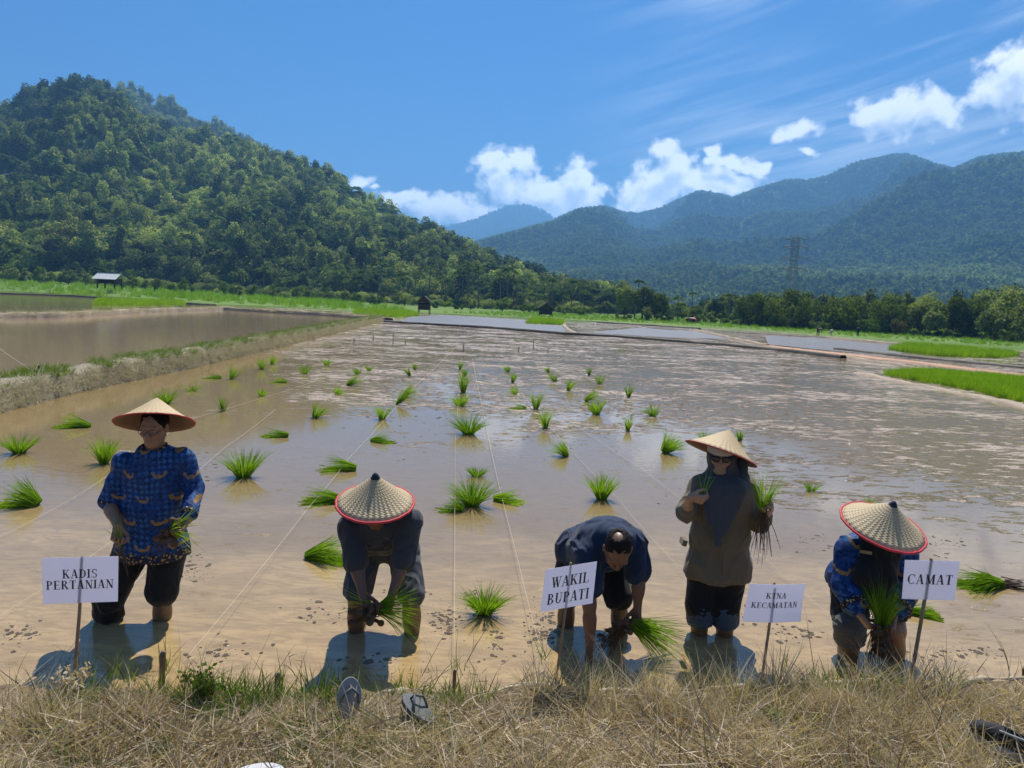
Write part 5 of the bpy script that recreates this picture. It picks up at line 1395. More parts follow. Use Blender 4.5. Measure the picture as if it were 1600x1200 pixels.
# ------------------------------------------------------------------ rice seedling clumps standing in the paddy
# (base x, base y, height px, width px, lean x, label)   lean: -1..1 sideways, 9 = fan in all directions
CL = [
 (30, 708, 32, 46, 0, "bushy double clump at the left picture edge, beyond the trampled lying clump"),
 (140, 668, 34, 36, -.8, "clump leaning left behind the hat of the man in blue batik, on open brown water"),
 (58, 790, 40, 62, -.6, "large trampled clump flopping left, left of the standing man in blue batik"),
 (163, 724, 42, 32, 0, "upright clump just behind the shoulder of the standing man in blue batik"),
 (257, 630, 24, 38, .1, "broad low clump right behind the pale hat of the man in blue batik"),
 (300, 611, 12, 24, 9, "tiny flattened clump near the dyke, above the hat of the man in blue batik"),
 (348, 642, 25, 18, 0, "narrow upright clump right of the pale hat of the man in blue batik"),
 (362, 592, 22, 20, .3, "clump with one stray lying bunch, closest to the grassy dyke"),
 (345, 592, 10, 24, -.9, "stray bunch lying flat beside the clump closest to the grassy dyke"),
 (409, 619, 14, 18, .1, "tiny clump with a clear reflection between two longer clumps near the dyke"),
 (380, 745, 46, 58, 0, "thick dark block-shaped clump right of the standing man in blue batik"),
 (450, 683, 18, 36, -.9, "clump lying flat to the left on the border of brown and sky-blue water"),
 (492, 652, 26, 26, .3, "yellow-green clump with a long reflection left of the water's bright patch"),
 (448, 598, 13, 22, -.8, "small lying clump in the brown water below the grassy dyke"),
 (475, 584, 18, 26, 0, "rounded clump below the bend of the grassy dyke"),
 (409, 577, 21, 16, 0, "upright clump, left one of a pair beside the grassy dyke"),
 (425, 569, 14, 14, .2, "small dark clump, right one of a pair beside the grassy dyke"),
 (543, 602, 26, 18, .5, "tall clump leaning right, beside two smaller ones by a string"),
 (510, 571, 13, 17, 0, "small dark clump farthest back in the left brown water"),
 (560, 585, 13, 18, -.2, "small clump just behind the tall leaning clump by a string"),
 (577, 579, 10, 15, 0, "tiny yellowish clump touching the string in the far left half"),
 (525, 616, 14, 20, .4, "pale faded clump half sunk in brown water"),
 (556, 735, 24, 48, -.9, "bright clump toppled to the left above the bent person in charcoal shirt"),
 (597, 655, 25, 24, 0, "small yellow-green clump where the water turns bright, left of centre"),
 (580, 690, 26, 26, .8, "clump toppled to the right below the small yellow-green one left of centre"),
 (535, 785, 26, 56, -.9, "clump lying left beside the red hat rim of the person in charcoal shirt"),
 (480, 872, 52, 56, .7, "large clump leaning right beside the arm of the person in charcoal shirt"),
 (620, 632, 34, 15, .4, "tall narrow clump leaning right, front one of two touching at mid picture"),
 (630, 618, 28, 14, .5, "narrow clump leaning right, rear one of two touching at mid picture"),
 (641, 588, 17, 9, -.3, "tiny thin clump, left one of a small pair far back"),
 (648, 578, 12, 9, .1, "tiny thin clump, right one of a small pair far back"),
 (724, 613, 36, 20, 0, "tall upright clump standing in the centre string row"),
 (719, 577, 13, 7, 0, "tiny upright clump farthest back in the centre string row"),
 (725, 588, 16, 13, .1, "small clump peeking out above the tall one in the centre string row"),
 (720, 634, 22, 34, -.1, "broad low clump just in front of the tall one in the centre string row"),
 (732, 678, 34, 46, 9, "round spreading clump on the bright reflected clouds in the centre"),
 (745, 744, 18, 38, 0, "low clump behind the wide spreading group in the centre"),
 (737, 790, 50, 58, 9, "widest spreading clump in the centre, between the two strings"),
 (722, 798, 20, 44, -.6, "flattened blades at the foot of the widest spreading clump"),
 (772, 782, 20, 42, .9, "clump lying to the right beside the widest spreading clump"),
 (757, 960, 46, 52, 9, "low bushy clump nearest the bank, between the charcoal-shirted and navy-shirted planters"),
 (794, 581, 13, 14, -.2, "tiny clump right of the centre row, farthest of its three"),
 (801, 598, 19, 9, .1, "narrow dark clump right of the centre row, middle of its three"),
 (806, 616, 13, 20, -.3, "low wide clump right of the centre row, nearest of its three"),
 (837, 639, 30, 18, 0, "upright clump with a flat bunch lying at its left foot"),
 (822, 639, 8, 24, -.95, "flat bunch lying at the foot of an upright clump right of centre"),
 (852, 669, 33, 20, -.1, "dense upright clump directly below another upright one right of centre"),
 (857, 582, 10, 9, -.2, "tiny clump at the far end of the glittering mud, left of two others"),
 (868, 596, 16, 17, -.3, "small clump leaning left among the glittering mud"),
 (888, 610, 21, 15, .2, "wedge-shaped clump among the glittering mud, right of the left-leaning one"),
 (920, 587, 15, 7, 0, "tiny lone upright clump far back in the glittering mud"),
 (937, 600, 17, 18, 0, "round dark clump far back right in the glittering mud"),
 (914, 627, 28, 18, .5, "clump leaning strongly right, behind a bushier one in glittering mud"),
 (932, 647, 27, 30, -.1, "bushy clump in front of the strongly right-leaning one"),
 (982, 621, 23, 13, 0, "fan-shaped lone clump in the middle of the right half, far back"),
 (981, 673, 24, 12, 0, "narrow upright clump left of the pale hat of the woman in sunglasses"),
 (1022, 650, 20, 30, -.2, "clump lying low in glittering mud up from the woman's hat"),
 (886, 713, 30, 28, -.4, "dark clump tilted left with a golden reflection, right of centre"),
 (1037, 707, 36, 36, .4, "clump tilted right just left of the hat of the woman in sunglasses"),
 (1100, 686, 16, 28, 0, "low clump peeking over the left of the woman's pale hat"),
 (1156, 688, 18, 14, 0, "thin clump peeking over the right of the woman's pale hat"),
 (940, 780, 42, 42, 0, "thick dark clump with golden reflection behind the navy-shirted man"),
 (1266, 767, 16, 30, .1, "small dark clump alone on grey water right of the woman in sunglasses"),
 (1562, 916, 30, 64, -1.0, "uprooted bundle lying on the mud right of the CAMAT sign"),
 (1412, 958, 34, 36, .9, "bundle standing in the mud behind the CAMAT sign and the bent person"),
 (1357, 796, 20, 10, 0, "blade tips showing just above the hat of the bent person in blue batik"),
]
for k, (px, py, hp, wp, lean, label) in enumerate(CL):
    r = np.random.default_rng(500 + k)
    p = G(px, py); dep = depth_of(p); H = hp / F_PX * dep * 1.08; Wd = wp / F_PX * dep
    if lean == 9:
        ax = np.array([0, -.05, 1.0]); L = max(H * 1.25, Wd * .55); spread = min(1.5, Wd / L * .8)
        dr = .45
    else:
        ax = np.array([lean * 1.0, -.15 * abs(lean), max(1 - abs(lean), .18)]); L = math.hypot(H, abs(lean) * Wd) * 1.05; spread = min(.9, max(.16, (Wd - abs(lean) * L * .8) / L * .55)); dr = .22 + .2 * abs(lean)
    n = int(np.clip(hp * wp * .14, 60, 260))
    w = .0052 + .00040 * dep
    V, Fq = bundle_mesh(r, n, L, Wd, ax, spread, max(.18 * Wd, .02), dr, w)
    V[:, 2] = np.maximum(V[:, 2], -.01 + .02 * r.random(len(V)) * (V[:, 2] < .012))
    o = mesh_np("rice_seedlings", V, Fq, False, M_RICE); o.location = tuple(p)
    tag(o, label, "rice seedlings", "clumps of rice seedlings set out across the paddy")
    if px == 1562:
        mb = MB()
        for _ in range(60): 
            q = r.normal(size=3) * .03; e = q + [(.10 + .12 * r.random()), r.normal() * .05, .0]; mb.tube([q, e], [.006, .002], 4)
        mb.build("roots", M_ROOT, o)

# ------------------------------------------------------------------ name boards on sticks
M_PAPER, t, out = new_mat("laminated_paper")
oc = t.node('ShaderNodeTexCoord').outputs['Object']
pn = t.noise(oc, 6, 3, .5)
df = t.node('ShaderNodeBsdfPrincipled'); t.put(df.inputs['Base Color'], t.mix(pn, (.70, .71, .78), (.80, .80, .85))); df.inputs['Roughness'].default_value = .3
tr = t.node('ShaderNodeBsdfTranslucent'); tr.inputs['Color'].default_value = (.80, .80, .92, 1)
ms = t.node('ShaderNodeMixShader'); ms.inputs[0].default_value = .52
t.l.new(df.outputs[0], ms.inputs[1]); t.l.new(tr.outputs[0], ms.inputs[2]); t.l.new(ms.outputs[0], out.inputs['Surface'])
M_INK = flat_mat("black_print", (0.035, 0.033, 0.04), .5, .1, 30, 0, .001)
M_STICK = flat_mat("bamboo_stick", (0.27, 0.19, 0.12), .75, .3, 25, .5, .004)
M_POST = flat_mat("weathered_wood", (0.13, 0.10, 0.075), .85, .35, 25, .7, .006)

T_, t_n, SH = .20, .07, .055     # thick and thin strokes, serif height, in letter heights
def letter(ch):
    """serif capital as convex quads in a box of height 1; returns (quads, width)"""
    q = []
    def bar(x0, y0, x1, y1): q.append([(x0, y0), (x1, y0), (x1, y1), (x0, y1)])
    def line(xa, ya, xb, yb, w): q.append([(xa - w / 2, ya), (xa + w / 2, ya), (xb + w / 2, yb), (xb - w / 2, yb)])
    def serif(x, w, y): bar(x - w / 2, y, x + w / 2, y + SH) if y < .5 else bar(x - w / 2, y - SH, x + w / 2, y)
    def stem(x, w=T_, sw=.40): bar(x - w / 2, SH, x + w / 2, 1 - SH); serif(x, sw, 0); serif(x, sw, 1)
    def arc(cx, cy, rx, ry, a0, a1, wt, wn, n=12):
        for i in range(n):
            A0, A1 = R(a0 + (a1 - a0) * i / n), R(a0 + (a1 - a0) * (i + 1) / n)
            def pt(a, inn):
                w = wn + (wt - wn) * abs(math.cos(a)) ** 1.5
                return (cx + (rx - inn * w) * math.cos(a), cy + (ry - inn * min(w, wn + .01)) * math.sin(a))
            q.append([pt(A0, 0), pt(A1, 0), pt(A1, 1), pt(A0, 1)])
    if ch == 'I': stem(.2); return q, .42
    if ch == 'K':
        stem(.2); line(.30, .42, .66, 1 - SH, .09); serif(.66, .34, 1); line(.72, SH, .40, .56, .21); serif(.72, .38, 0); return q, .92
    if ch in 'AMWN':
        if ch == 'A': line(.12, SH, .40, 1, t_n); line(.66, SH, .42, 1, T_); bar(.22, .30, .56, .36); serif(.12, .28, 0); serif(.66, .38, 0); return q, .86
        if ch == 'N': bar(.12, SH, .19, 1 - SH); serif(.15, .30, 0); serif(.12, .28, 1); line(.16, 1, .70, 0, .20); bar(.67, .05, .74, 1 - SH); serif(.70, .30, 1); return q, .86
        if ch == 'M': bar(.14, SH, .21, 1 - SH); serif(.17, .30, 0); line(.20, 1, .52, .06, .19); line(.82, 1, .52, .06, .08); bar(.76, SH, .96, 1 - SH); serif(.86, .38, 0); serif(.15, .28, 1); serif(.90, .30, 1); return q, 1.08
        line(.15, 1 - SH, .36, 0, .19); line(.52, 1 - SH, .36, 0, .07); line(.52, 1 - SH, .76, 0, .19); line(.98, 1 - SH, .76, 0, .07); serif(.15, .34, 1); serif(.54, .28, 1); serif(.96, .28, 1); return q, 1.12
    if ch == 'D': stem(.2); arc(.30, .5, .50, .5, -90, 90, T_, t_n); return q, .86
    if ch == 'P': stem(.2); arc(.30, .73, .40, .27, -90, 90, .19, .06); return q, .76
    if ch == 'R': stem(.2); arc(.30, .74, .38, .26, -90, 90, .19, .06); line(.72, SH, .42, .48, .21); serif(.74, .32, 0); return q, .90
    if ch == 'B': stem(.2); arc(.30, .76, .36, .24, -90, 90, .18, .06); arc(.30, .27, .42, .27, -90, 90, .19, .06); return q, .80
    if ch == 'E': stem(.2); bar(.30, 0, .68, .06); bar(.30, .94, .66, 1); bar(.30, .47, .52, .53); bar(.66, 0, .72, .24); bar(.62, .76, .67, 1); bar(.51, .38, .55, .62); return q, .78
    if ch == 'T': stem(.38); bar(.04, .94, .72, 1); bar(.04, .74, .09, .95); bar(.67, .74, .72, .95); return q, .78
    if ch == 'L': stem(.2); bar(.30, 0, .66, .06); bar(.64, 0, .70, .27); return q, .76
    if ch == 'U': bar(.12, .30, .31, 1 - SH); serif(.21, .38, 1); bar(.66, .30, .73, 1 - SH); serif(.70, .30, 1); arc(.425, .32, .305, .32, 180, 360, .16, .08); return q, .88
    if ch == 'C': arc(.46, .5, .42, .5, 48, 312, T_, .06, 18); bar(.72, .66, .77, 1.0); return q, .84
    if ch == 'S':
        arc(.36, .74, .28, .26, 40, 270, .15, .07, 12); arc(.36, .26, .30, .26, -140, 90, .15, .07, 12); bar(.58, .70, .63, 1.0); bar(.06, 0, .11, .30); return q, .70
    return q, .35
def name_board(name_label, corners, Y, lines, stick_top, stick_bot, stick_r, bend=0.0, yaw=0.0):
    P = [W(x, y, Y) for x, y in corners]           # tl, tr, br, bl
    for k, s_ in zip(range(4), (-1, 1, 1, -1)): P[k] = P[k] + np.array([0, yaw * s_, 0])
    base = W(*stick_bot, Y + .02); base[2] = min(base[2], 0.0)
    root = empty("name_board", (float(base[0]), float(base[1]), 0.0)); tag(root, name_label, "sign", "name boards on sticks along the bank"); O_ = np.array([base[0], base[1], 0.0])
    nrm = unit(np.cross(P[1] - P[0], P[0] - P[3])); nrm = nrm if nrm[1] < 0 else -nrm
    def S(u, v, off):
        p = P[3] * (1 - u) * (1 - v) + P[2] * u * (1 - v) + P[1] * u * v + P[0] * (1 - u) * v
        return p + nrm * (off + bend * math.sin(u * math.pi) - bend * .6 * v * (1 - v) * 4 * u) - O_
    n = 10; V, F_ = [], []
    for lay in (0, 1):
        for i in range(n + 1):
            for j in range(5): V.append(S(i / n, j / 4, -.0012 * lay))
    o_ = (n + 1) * 5
    for i in range(n):
        for j in range(4):
            a = i * 5 + j; F_.append([a, a + 5, a + 6, a + 1]); F_.append([o_ + a, o_ + a + 1, o_ + a + 6, o_ + a + 5])
    for i in range(n):
        for j in (0, 4): a = i * 5 + j; F_.append([a, a + 5, o_ + a + 5, o_ + a])
    for j in range(4):
        for i in (0, n): a = i * 5 + j; F_.append([a, a + 1, o_ + a + 1, o_ + a])
    sheet = mesh_np("paper_sheet", np.array(V), F_, False, M_PAPER, True, root)
    wmm = np.linalg.norm(P[1] - P[0]); hmm = np.linalg.norm(P[0] - P[3])
    V, F_ = [], []; z = .0009
    for (txt, vc, hgt, uc, wfrac) in lines:
        tot, items = 0, []
        for ch in txt:
            qs, w = letter(ch); items.append((qs, tot)); tot += w + .06
        sx = wfrac / tot; x0 = uc - wfrac / 2
        for qs, xo in items:
            for q in qs:
                z += .000004
                b = len(V)
                for (x, y) in q: V.append(S(x0 + (x + xo) * sx, vc + (y - .5) * hgt, z))
                F_.append([b, b + 1, b + 2, b + 3])
    mesh_np("lettering", np.array(V), F_, False, M_INK, True, sheet)
    top = W(*stick_top, Y) - nrm * .009 - O_; bot = W(*stick_bot, Y) - nrm * .009 - O_
    mid = top * .5 + bot * .5; ext = bot + (bot - top) * .25
    MB().tube([top, mid + [.003, 0, 0], bot, ext], [stick_r * .9, stick_r, stick_r * 1.05, stick_r], 10).build("stick", M_STICK, root, True)
    return root
name_board("white paper sign reading KADIS PERTANIAN on a thin stick", [(65, 872), (185, 869), (184, 940), (67, 944)], 3.62, [("KADIS", .64, .19, .50, .47), ("PERTANIAN", .405, .19, .50, .90)], (128, 870), (115, 1052), .0085)
name_board("white paper sign reading WAKIL BUPATI, tilted on its stick", [(852, 886), (934, 881), (927, 947), (844, 952)], 3.60, [("WAKIL", .66, .25, .52, .74), ("BUPATI", .27, .25, .51, .82)], (893, 880), (868, 1075), .0062, 0, .035)
name_board("white bent paper sign reading KTNA KECAMATAN beside the standing woman", [(1172, 912), (1259, 912), (1251, 971), (1160, 971)], 3.72, [("KTNA", .70, .15, .50, .37), ("KECAMATAN", .45, .15, .50, .82)], (1211, 911), (1192, 1056), .0075, .014)
name_board("white paper sign reading CAMAT next to the bent person in blue batik", [(1414, 875), (1500, 877), (1491, 938), (1409, 936)], 3.85, [("CAMAT", .52, .25, .50, .86)], (1456, 873), (1430, 1032), .0095)

# wooden posts, planting strings, far sticks
def post(px, py, hp, rad, label, z0=0.0, lean=.02):
    p = G(px, py, z0); h = hp / F_PX * depth_of(p) * 1.05
    mb = MB(); r = np.random.default_rng(px)
    mb.tube([(0, 0, -.12), (lean * h * .4, 0, h * .5), (lean * h, 0, h * .93), (lean * h + .004, .003, h)], [rad, rad * .95, rad, rad * .7], 9)
    o = mb.build("stake", M_POST, None); o.location = tuple(p); tag(o, label, "stake"); return p, h
post(253, 1080, 62, .016, "thick short bamboo stake at the water edge right of the KADIS PERTANIAN sign", 0, .03)
post(432, 1082, 30, .016, "dark stump of a stake at the bank left of the charcoal-shirted person", .05, .1)
post(709, 1085, 38, .011, "dark stake at the bank carrying the centre string", .05, 0)
post(1330, 1066, 28, .012, "short dark stake at the bank below the bent person in blue batik", .05, -.05)
post(1598, 1075, 32, .014, "dark stake cut by the right picture edge", .05, 0)
post(57, 588, 16, .03, "dark stake standing on the left dyke, tied to a string", .33, .3)
for (px, py, hp, lb) in [(342, 492, 15, "pale stick standing in the left pond before its far dyke"), (553, 537, 9, "thin stick near the bend of the left dyke, leftmost in the far mud"), (583, 533, 10, "thin stick second from the left dyke in the far mud"), (614, 538, 16, "tallest thin stick in the far mud, straight below the dark hut's left side"),
                         (633, 539, 8, "very short stick right of the tallest thin one in the far mud"), (724, 549, 12, "thin stick by the dark streak of water in the far mud"), (810, 549, 8, "short stick left of a taller one far out in the mud"), (833, 547, 14, "tall thin stick far out in the mud right of centre"), (856, 552, 8, "short stick right of a taller one far out in the mud")]:
    p = G(px, py); h = hp / F_PX * depth_of(p)
    o = MB().tube([(0, 0, -.1), (.01, 0, h)], [.022, .014], 6).build("stick", M_STICK if px == 342 else M_POST); o.location = tuple(p); tag(o, lb, "stick", "thin sticks standing in the far paddy")
M_STRING = flat_mat("pale_string", (0.62, 0.52, 0.36), .8, .1, 60, .2, .001)
def string(label, pts, r0=.0022):
    P = [G(x, y, z) for x, y, z in pts]
    out_ = []
    for a, b in zip(P[:-1], P[1:]):
        for k in range(8): out_.append(a + (b - a) * k / 8 + np.array([0, 0, -.02 * math.sin(math.pi * k / 8)]))
    out_.append(P[-1])
    o = MB().tube(out_, [r0 * (1 + .10 * depth_of(p)) * .38 for p in out_], 5).build("planting_string", M_STRING, smooth=True); tag(o, label, "string", "planting strings stretched across the paddy")
string("pale string running from the thick bamboo stake up past the charcoal-shirted person's hat", [(262, 1062, .14), (480, 795, .06), (545, 716, .05), (640, 612, .04), (716, 538, .04)])
string("pale string running straight up the centre from the dark stake at the bank", [(710, 1062, .12), (711, 690, .05), (722, 560, .04)])
string("pale string leaning left, just right of the centre string", [(852, 1040, .16), (808, 870, .08), (770, 716, .05), (738, 560, .04)])
string("pale string running from behind the navy-shirted man's shoulder towards the thick dark clump", [(1070, 895, .05), (965, 778, .05), (860, 668, .04)])
string("pale string crossing left behind the standing man's waist from the left picture edge", [(-60, 866, .05), (128, 770, .05), (290, 657, .05), (510, 590, .04)])
string("pale string low on the left, passing behind the KADIS PERTANIAN sign", [(-40, 985, .05), (165, 852, .05), (350, 700, .05), (430, 640, .04)])
string("pale string from the bank at the left corner to the man in blue batik's leg", [(60, 1066, .2), (145, 966, .05), (240, 880, .05)])
string("pale string running up behind the woman in sunglasses on the right", [(1330, 985, .05), (1195, 872, .05), (1000, 730, .05), (880, 650, .04)])
string("thin dark string tied to the stake on the left dyke", [(-40, 515, .6), (56, 584, .5)], .004)

# ------------------------------------------------------------------ slippers, shoe
M_RUBBER = flat_mat("grey_rubber_sole", (0.21, 0.205, 0.20), .7, .2, 18, .4, .004)
M_DKRUB = flat_mat("dark_grey_rubber", (0.09, 0.095, 0.10), .6, .25, 18, .3, .004)
def sole_outline(L, W_, n=28):
    P = []
    for k in range(n):
        a = 6.2832 * k / n; x = math.cos(a) * L / 2; w = W_ / 2 * (1 + .16 * math.cos(a) - .10 * math.cos(2 * a)); P.append((x, math.sin(a) * w))
    return P
def slipper(label, loc, M, L, W_, mat, strap):
    root = empty("slipper", tuple(loc)); root.rotation_euler = M; tag(root, label, "slipper")
    P = sole_outline(L, W_); n = len(P)
    V = [(x, y, 0) for x, y in P] + [(x, y, .012) for x, y in P] + [(x * .97, y * .97, .016) for x, y in P]
    F_ = [list(range(n))[::-1], list(range(2 * n, 3 * n))] + [[k, (k + 1) % n, n + (k + 1) % n, n + k] for k in range(n)] + [[n + k, n + (k + 1) % n, 2 * n + (k + 1) % n, 2 * n + k] for k in range(n)]
    mesh_np("sole", np.array(V), F_, False, mat, True, root)
    if strap:
        m = MB(); m.tube([(L * .30, 0, .012), (L * .24, 0, .045), (L * .10, W_ * .30, .05), (-L * .08, W_ * .42, .014)], .0055, 8); m.build("strap", M_DKRUB, root, True)
        m = MB(); m.tube([(L * .245, 0, .044), (L * .10, -W_ * .30, .05), (-L * .08, -W_ * .42, .014)], .0055, 8); m.build("strap", M_DKRUB, root, True)
    return root
p = G(543, 1112, BZ + .03); slipper("pale grey slipper standing on its heel in the dry grass, sole outward", p + [0, .02, .05], (R(18), R(-58), R(95)), .185, .10, M_RUBBER, True)
p = G(652, 1113, BZ + .05); slipper("dark grey slipper lying with its strap loop up on the bank", p + [0, 0, .01], (R(10), R(-20), R(140)), .195, .105, M_DKRUB, True)
p = G(408, 1214, BZ + .05); slipper("pale slipper tip showing at the bottom picture edge", p + [0, -.03, .03], (0, 0, R(10)), .19, .09, flat_mat("off_white_rubber", (.5, .5, .5), .6, .1, 10, .2, .004), False)
def shoe(label, loc, rz):
    root = empty("shoe", tuple(loc)); root.rotation_euler = (0, 0, rz); tag(root, label, "shoe")
    f = Field((-.19, -.09, -.03), (.19, .09, .14), .005)
    f.ell((.085, .0, .022), (.075, .046, .040), None, .03); f.ell((.0, 0, .030), (.09, .042, .05), None, .03); f.ell((-.085, 0, .035), (.06, .040, .055), None, .03); f.cut((0, 0, .0), (0, 0, -1))
    f.ell((-.055, 0, .085), (.085, .030, .055), None, .012, 'sub')
    V, Fq = f.mesh(); mesh_np("upper", relax(V, Fq, 1) + [0, 0, .022], Fq, True, M_BLACKSHOE, True, root)
    P = sole_outline(.325, .105); n = len(P); V = [(x, y, 0) for x, y in P] + [(x * 1.0, y, .026) for x, y in P]
    mesh_np("midsole", np.array(V), [list(range(n))[::-1], list(range(n, 2 * n))] + [[k, (k + 1) % n, n + (k + 1) % n, n + k] for k in range(n)], False, flat_mat("grey_white_foam", (.36, .36, .36), .7, .25, 20, .3, .003), True, root)
    m = MB(); m.tube([(.03 * 1 + -.16 * (k / 12), .036 * math.sin(math.pi * min(1, k / 3)) if False else .034, .088 + .012 * (k / 12) ** 2) for k in range(13)], .006, 6); m.build("collar_piping", flat_mat("grey_trim", (.22, .22, .23), .7, .1, 20, .2, .002), root, True)
    m = MB(); m.tube([(.055, -.028, .073), (.052, 0, .082), (.055, .028, .073)], .005, 6); m.build("lace_band", bpy.data.materials["grey_trim"], root, True)
M_BLACKSHOE = cloth_mat("black_knit", (.018, .018, .020), .8, 500)
p = G(1574, 1180, BZ + .04); shoe("black slip-on shoe with pale sole lying in the dry grass, bottom right", (p[0], p[1], p[2] + .02), R(128))

# ------------------------------------------------------------------ plants on the near bank
def broad_weed(label, loc, n, L, mat, seed, up=.5):
    r = np.random.default_rng(seed); V, F_ = [], []
    for k in range(n):
        a = 6.283 * k / n + r.normal() * .3; el = up * (.5 + r.random()); d = np.array([math.cos(a) * math.cos(el), math.sin(a) * math.cos(el), math.sin(el)]); s_ = np.cross(d, [0, 0, 1.]); s_ /= np.linalg.norm(s_); l = L * (.6 + .5 * r.random())
        b = len(V)
        for i in range(6):
            t_ = i / 5; p = d * l * t_ + np.array([0, 0, -.35 * l * t_ * t_]); w = l * .26 * math.sin(math.pi * min(t_ * .85 + .12, 1)) 
            V += [p - s_ * w + [0, 0, .15 * w], p, p + s_ * w + [0, 0, .15 * w]]
        for i in range(5):
            for j in range(2): a0 = b + i * 3 + j; F_.append([a0, a0 + 1, a0 + 4, a0 + 3])
    o = mesh_np("weed", np.array(V), F_, True, mat); o.location = tuple(loc); tag(o, label, "weed"); return o
M_WEED = leaf_mat("pale_weed_leaf", (.14, .20, .07), (.30, .40, .17), .35)
broad_weed("pale green broad-leaved weed in the dry grass at bottom left", G(75, 1152, BZ) + [0, 0, .03], 7, .085, M_WEED, 3)
broad_weed("small pale weed half hidden in the dry grass near the right shoe", G(1485, 1172, BZ) + [0, 0, .03], 5, .05, M_WEED, 6)
broad_weed("small green weed in the dry straw below the grey slippers", G(612, 1168, BZ) + [0, 0, .03], 6, .05, M_SHRUB, 8)
broad_weed("green weed in the dry straw left of centre at the bottom edge", G(255, 1176, BZ) + [0, 0, .03], 6, .055, M_SHRUB, 9)
broad_weed("small pale weed in the tall dry grass below the KTNA KECAMATAN sign", G(1205, 1130, BZ) + [0, 0, .05], 6, .05, M_WEED, 10)
r = np.random.default_rng(63)
def weed_clump(label, loc, n, L, mats, seed):
    r = np.random.default_rng(seed); root = empty("weed_clump", tuple(loc)); tag(root, label, "weed")
    mesh_np("stems", *blades(r.normal(size=(n, 3)) * [.04, .03, 0], unit_rows(np.stack([r.normal(size=n) * .4, r.normal(size=n) * .3, np.ones(n)], 1)), L * (.5 + .7 * r.random(n)), np.full(n, .004), r.normal(size=(n, 3)) * .2, r, 4), False, mats[0], True, root)
    v, f_ = leaf_cloud([(r.normal() * .04, r.normal() * .03, L * (.3 + .4 * r.random())) for _ in range(9)], [.04] * 9, 26, .012, r); mesh_np("leaves", v, f_, False, mats[1], True, root)
def unit_rows(a): return a / np.linalg.norm(a, axis=1)[:, None]
M_DARKDRY = leaf_mat("dark_withered_leaf", (.05, .035, .022), (.16, .12, .06), .2)
weed_clump("dark withered weed with green leaves on the bank, right of the thick bamboo stake", G(318, 1098, BZ), 50, .20, (M_DARKDRY, M_SHRUB), 4)
weed_clump("fuzzy bleached seed heads at the foot of the KADIS PERTANIAN sign", G(112, 1082, BZ), 26, .13, (M_DRY, M_DRY), 9)
# tall stalks and green reeds along the water edge: uncountable scraps
n = 150
px_ = r.random(n) * 1600; zz_ = .05 + 0 * px_
base = np.array([G(x, 1082 - 10 * (x > 1100) + r.normal() * 14, BZ - .03) for x in px_])
d = unit_rows(np.stack([r.normal(size=n) * .45, r.normal(size=n) * .25 - .05, np.ones(n)], 1))
v, f_ = blades(base, d, .08 + .26 * r.random(n) ** 2, np.full(n, .0042), r.normal(size=(n, 3)) * .25, r, 5)
br = [v]; bf = [f_]
pick = r.integers(0, n, 150); tt = .4 + .5 * r.random(150); bb = base[pick] + d[pick] * (.18 * tt)[:, None]
v2, f2 = blades(bb, unit_rows(d[pick] + r.normal(size=(150, 3)) * .6), .03 + .08 * r.random(150), np.full(150, .003), r.normal(size=(150, 3)) * .2, r, 3)
V, Fq = merge([(v, f_), (v2, f2)])
tag(mesh_np("dry_stalks", V, Fq, False, M_DARKDRY), "dry branching stalks standing up along the water edge", "dry grass", kind='stuff')
spots = [(135, 1035), (100, 1060), (178, 1045), (255, 1035), (208, 1060), (535, 1068), (640, 1070), (620, 1060), (715, 1040), (830, 1070), (850, 1020), (872, 1075), (920, 1075), (500, 1075), (380, 1078), (1110, 1065), (1225, 1035), (1345, 1060), (25, 1070), (60, 1075), (440, 1070), (950, 1070), (1018, 1060), (1080, 1055), (1290, 1060)]
vs = []
for x, y in spots:
    m_ = 9; b_ = np.array([G(x + r.normal() * 6, y + 12 + r.normal() * 4, .06) for _ in range(m_)])
    vs.append(blades(b_, unit_rows(np.stack([r.normal(size=m_) * .25, r.normal(size=m_) * .15, np.ones(m_)], 1)), .08 + .14 * r.random(m_), np.full(m_, .0058), r.normal(size=(m_, 3)) * .18, r, 4))
V, Fq = merge(vs); tag(mesh_np("green_reeds", V, Fq, False, M_GREENGRASS), "scattered green grass blades growing out of the water's edge", "grass", kind='stuff')

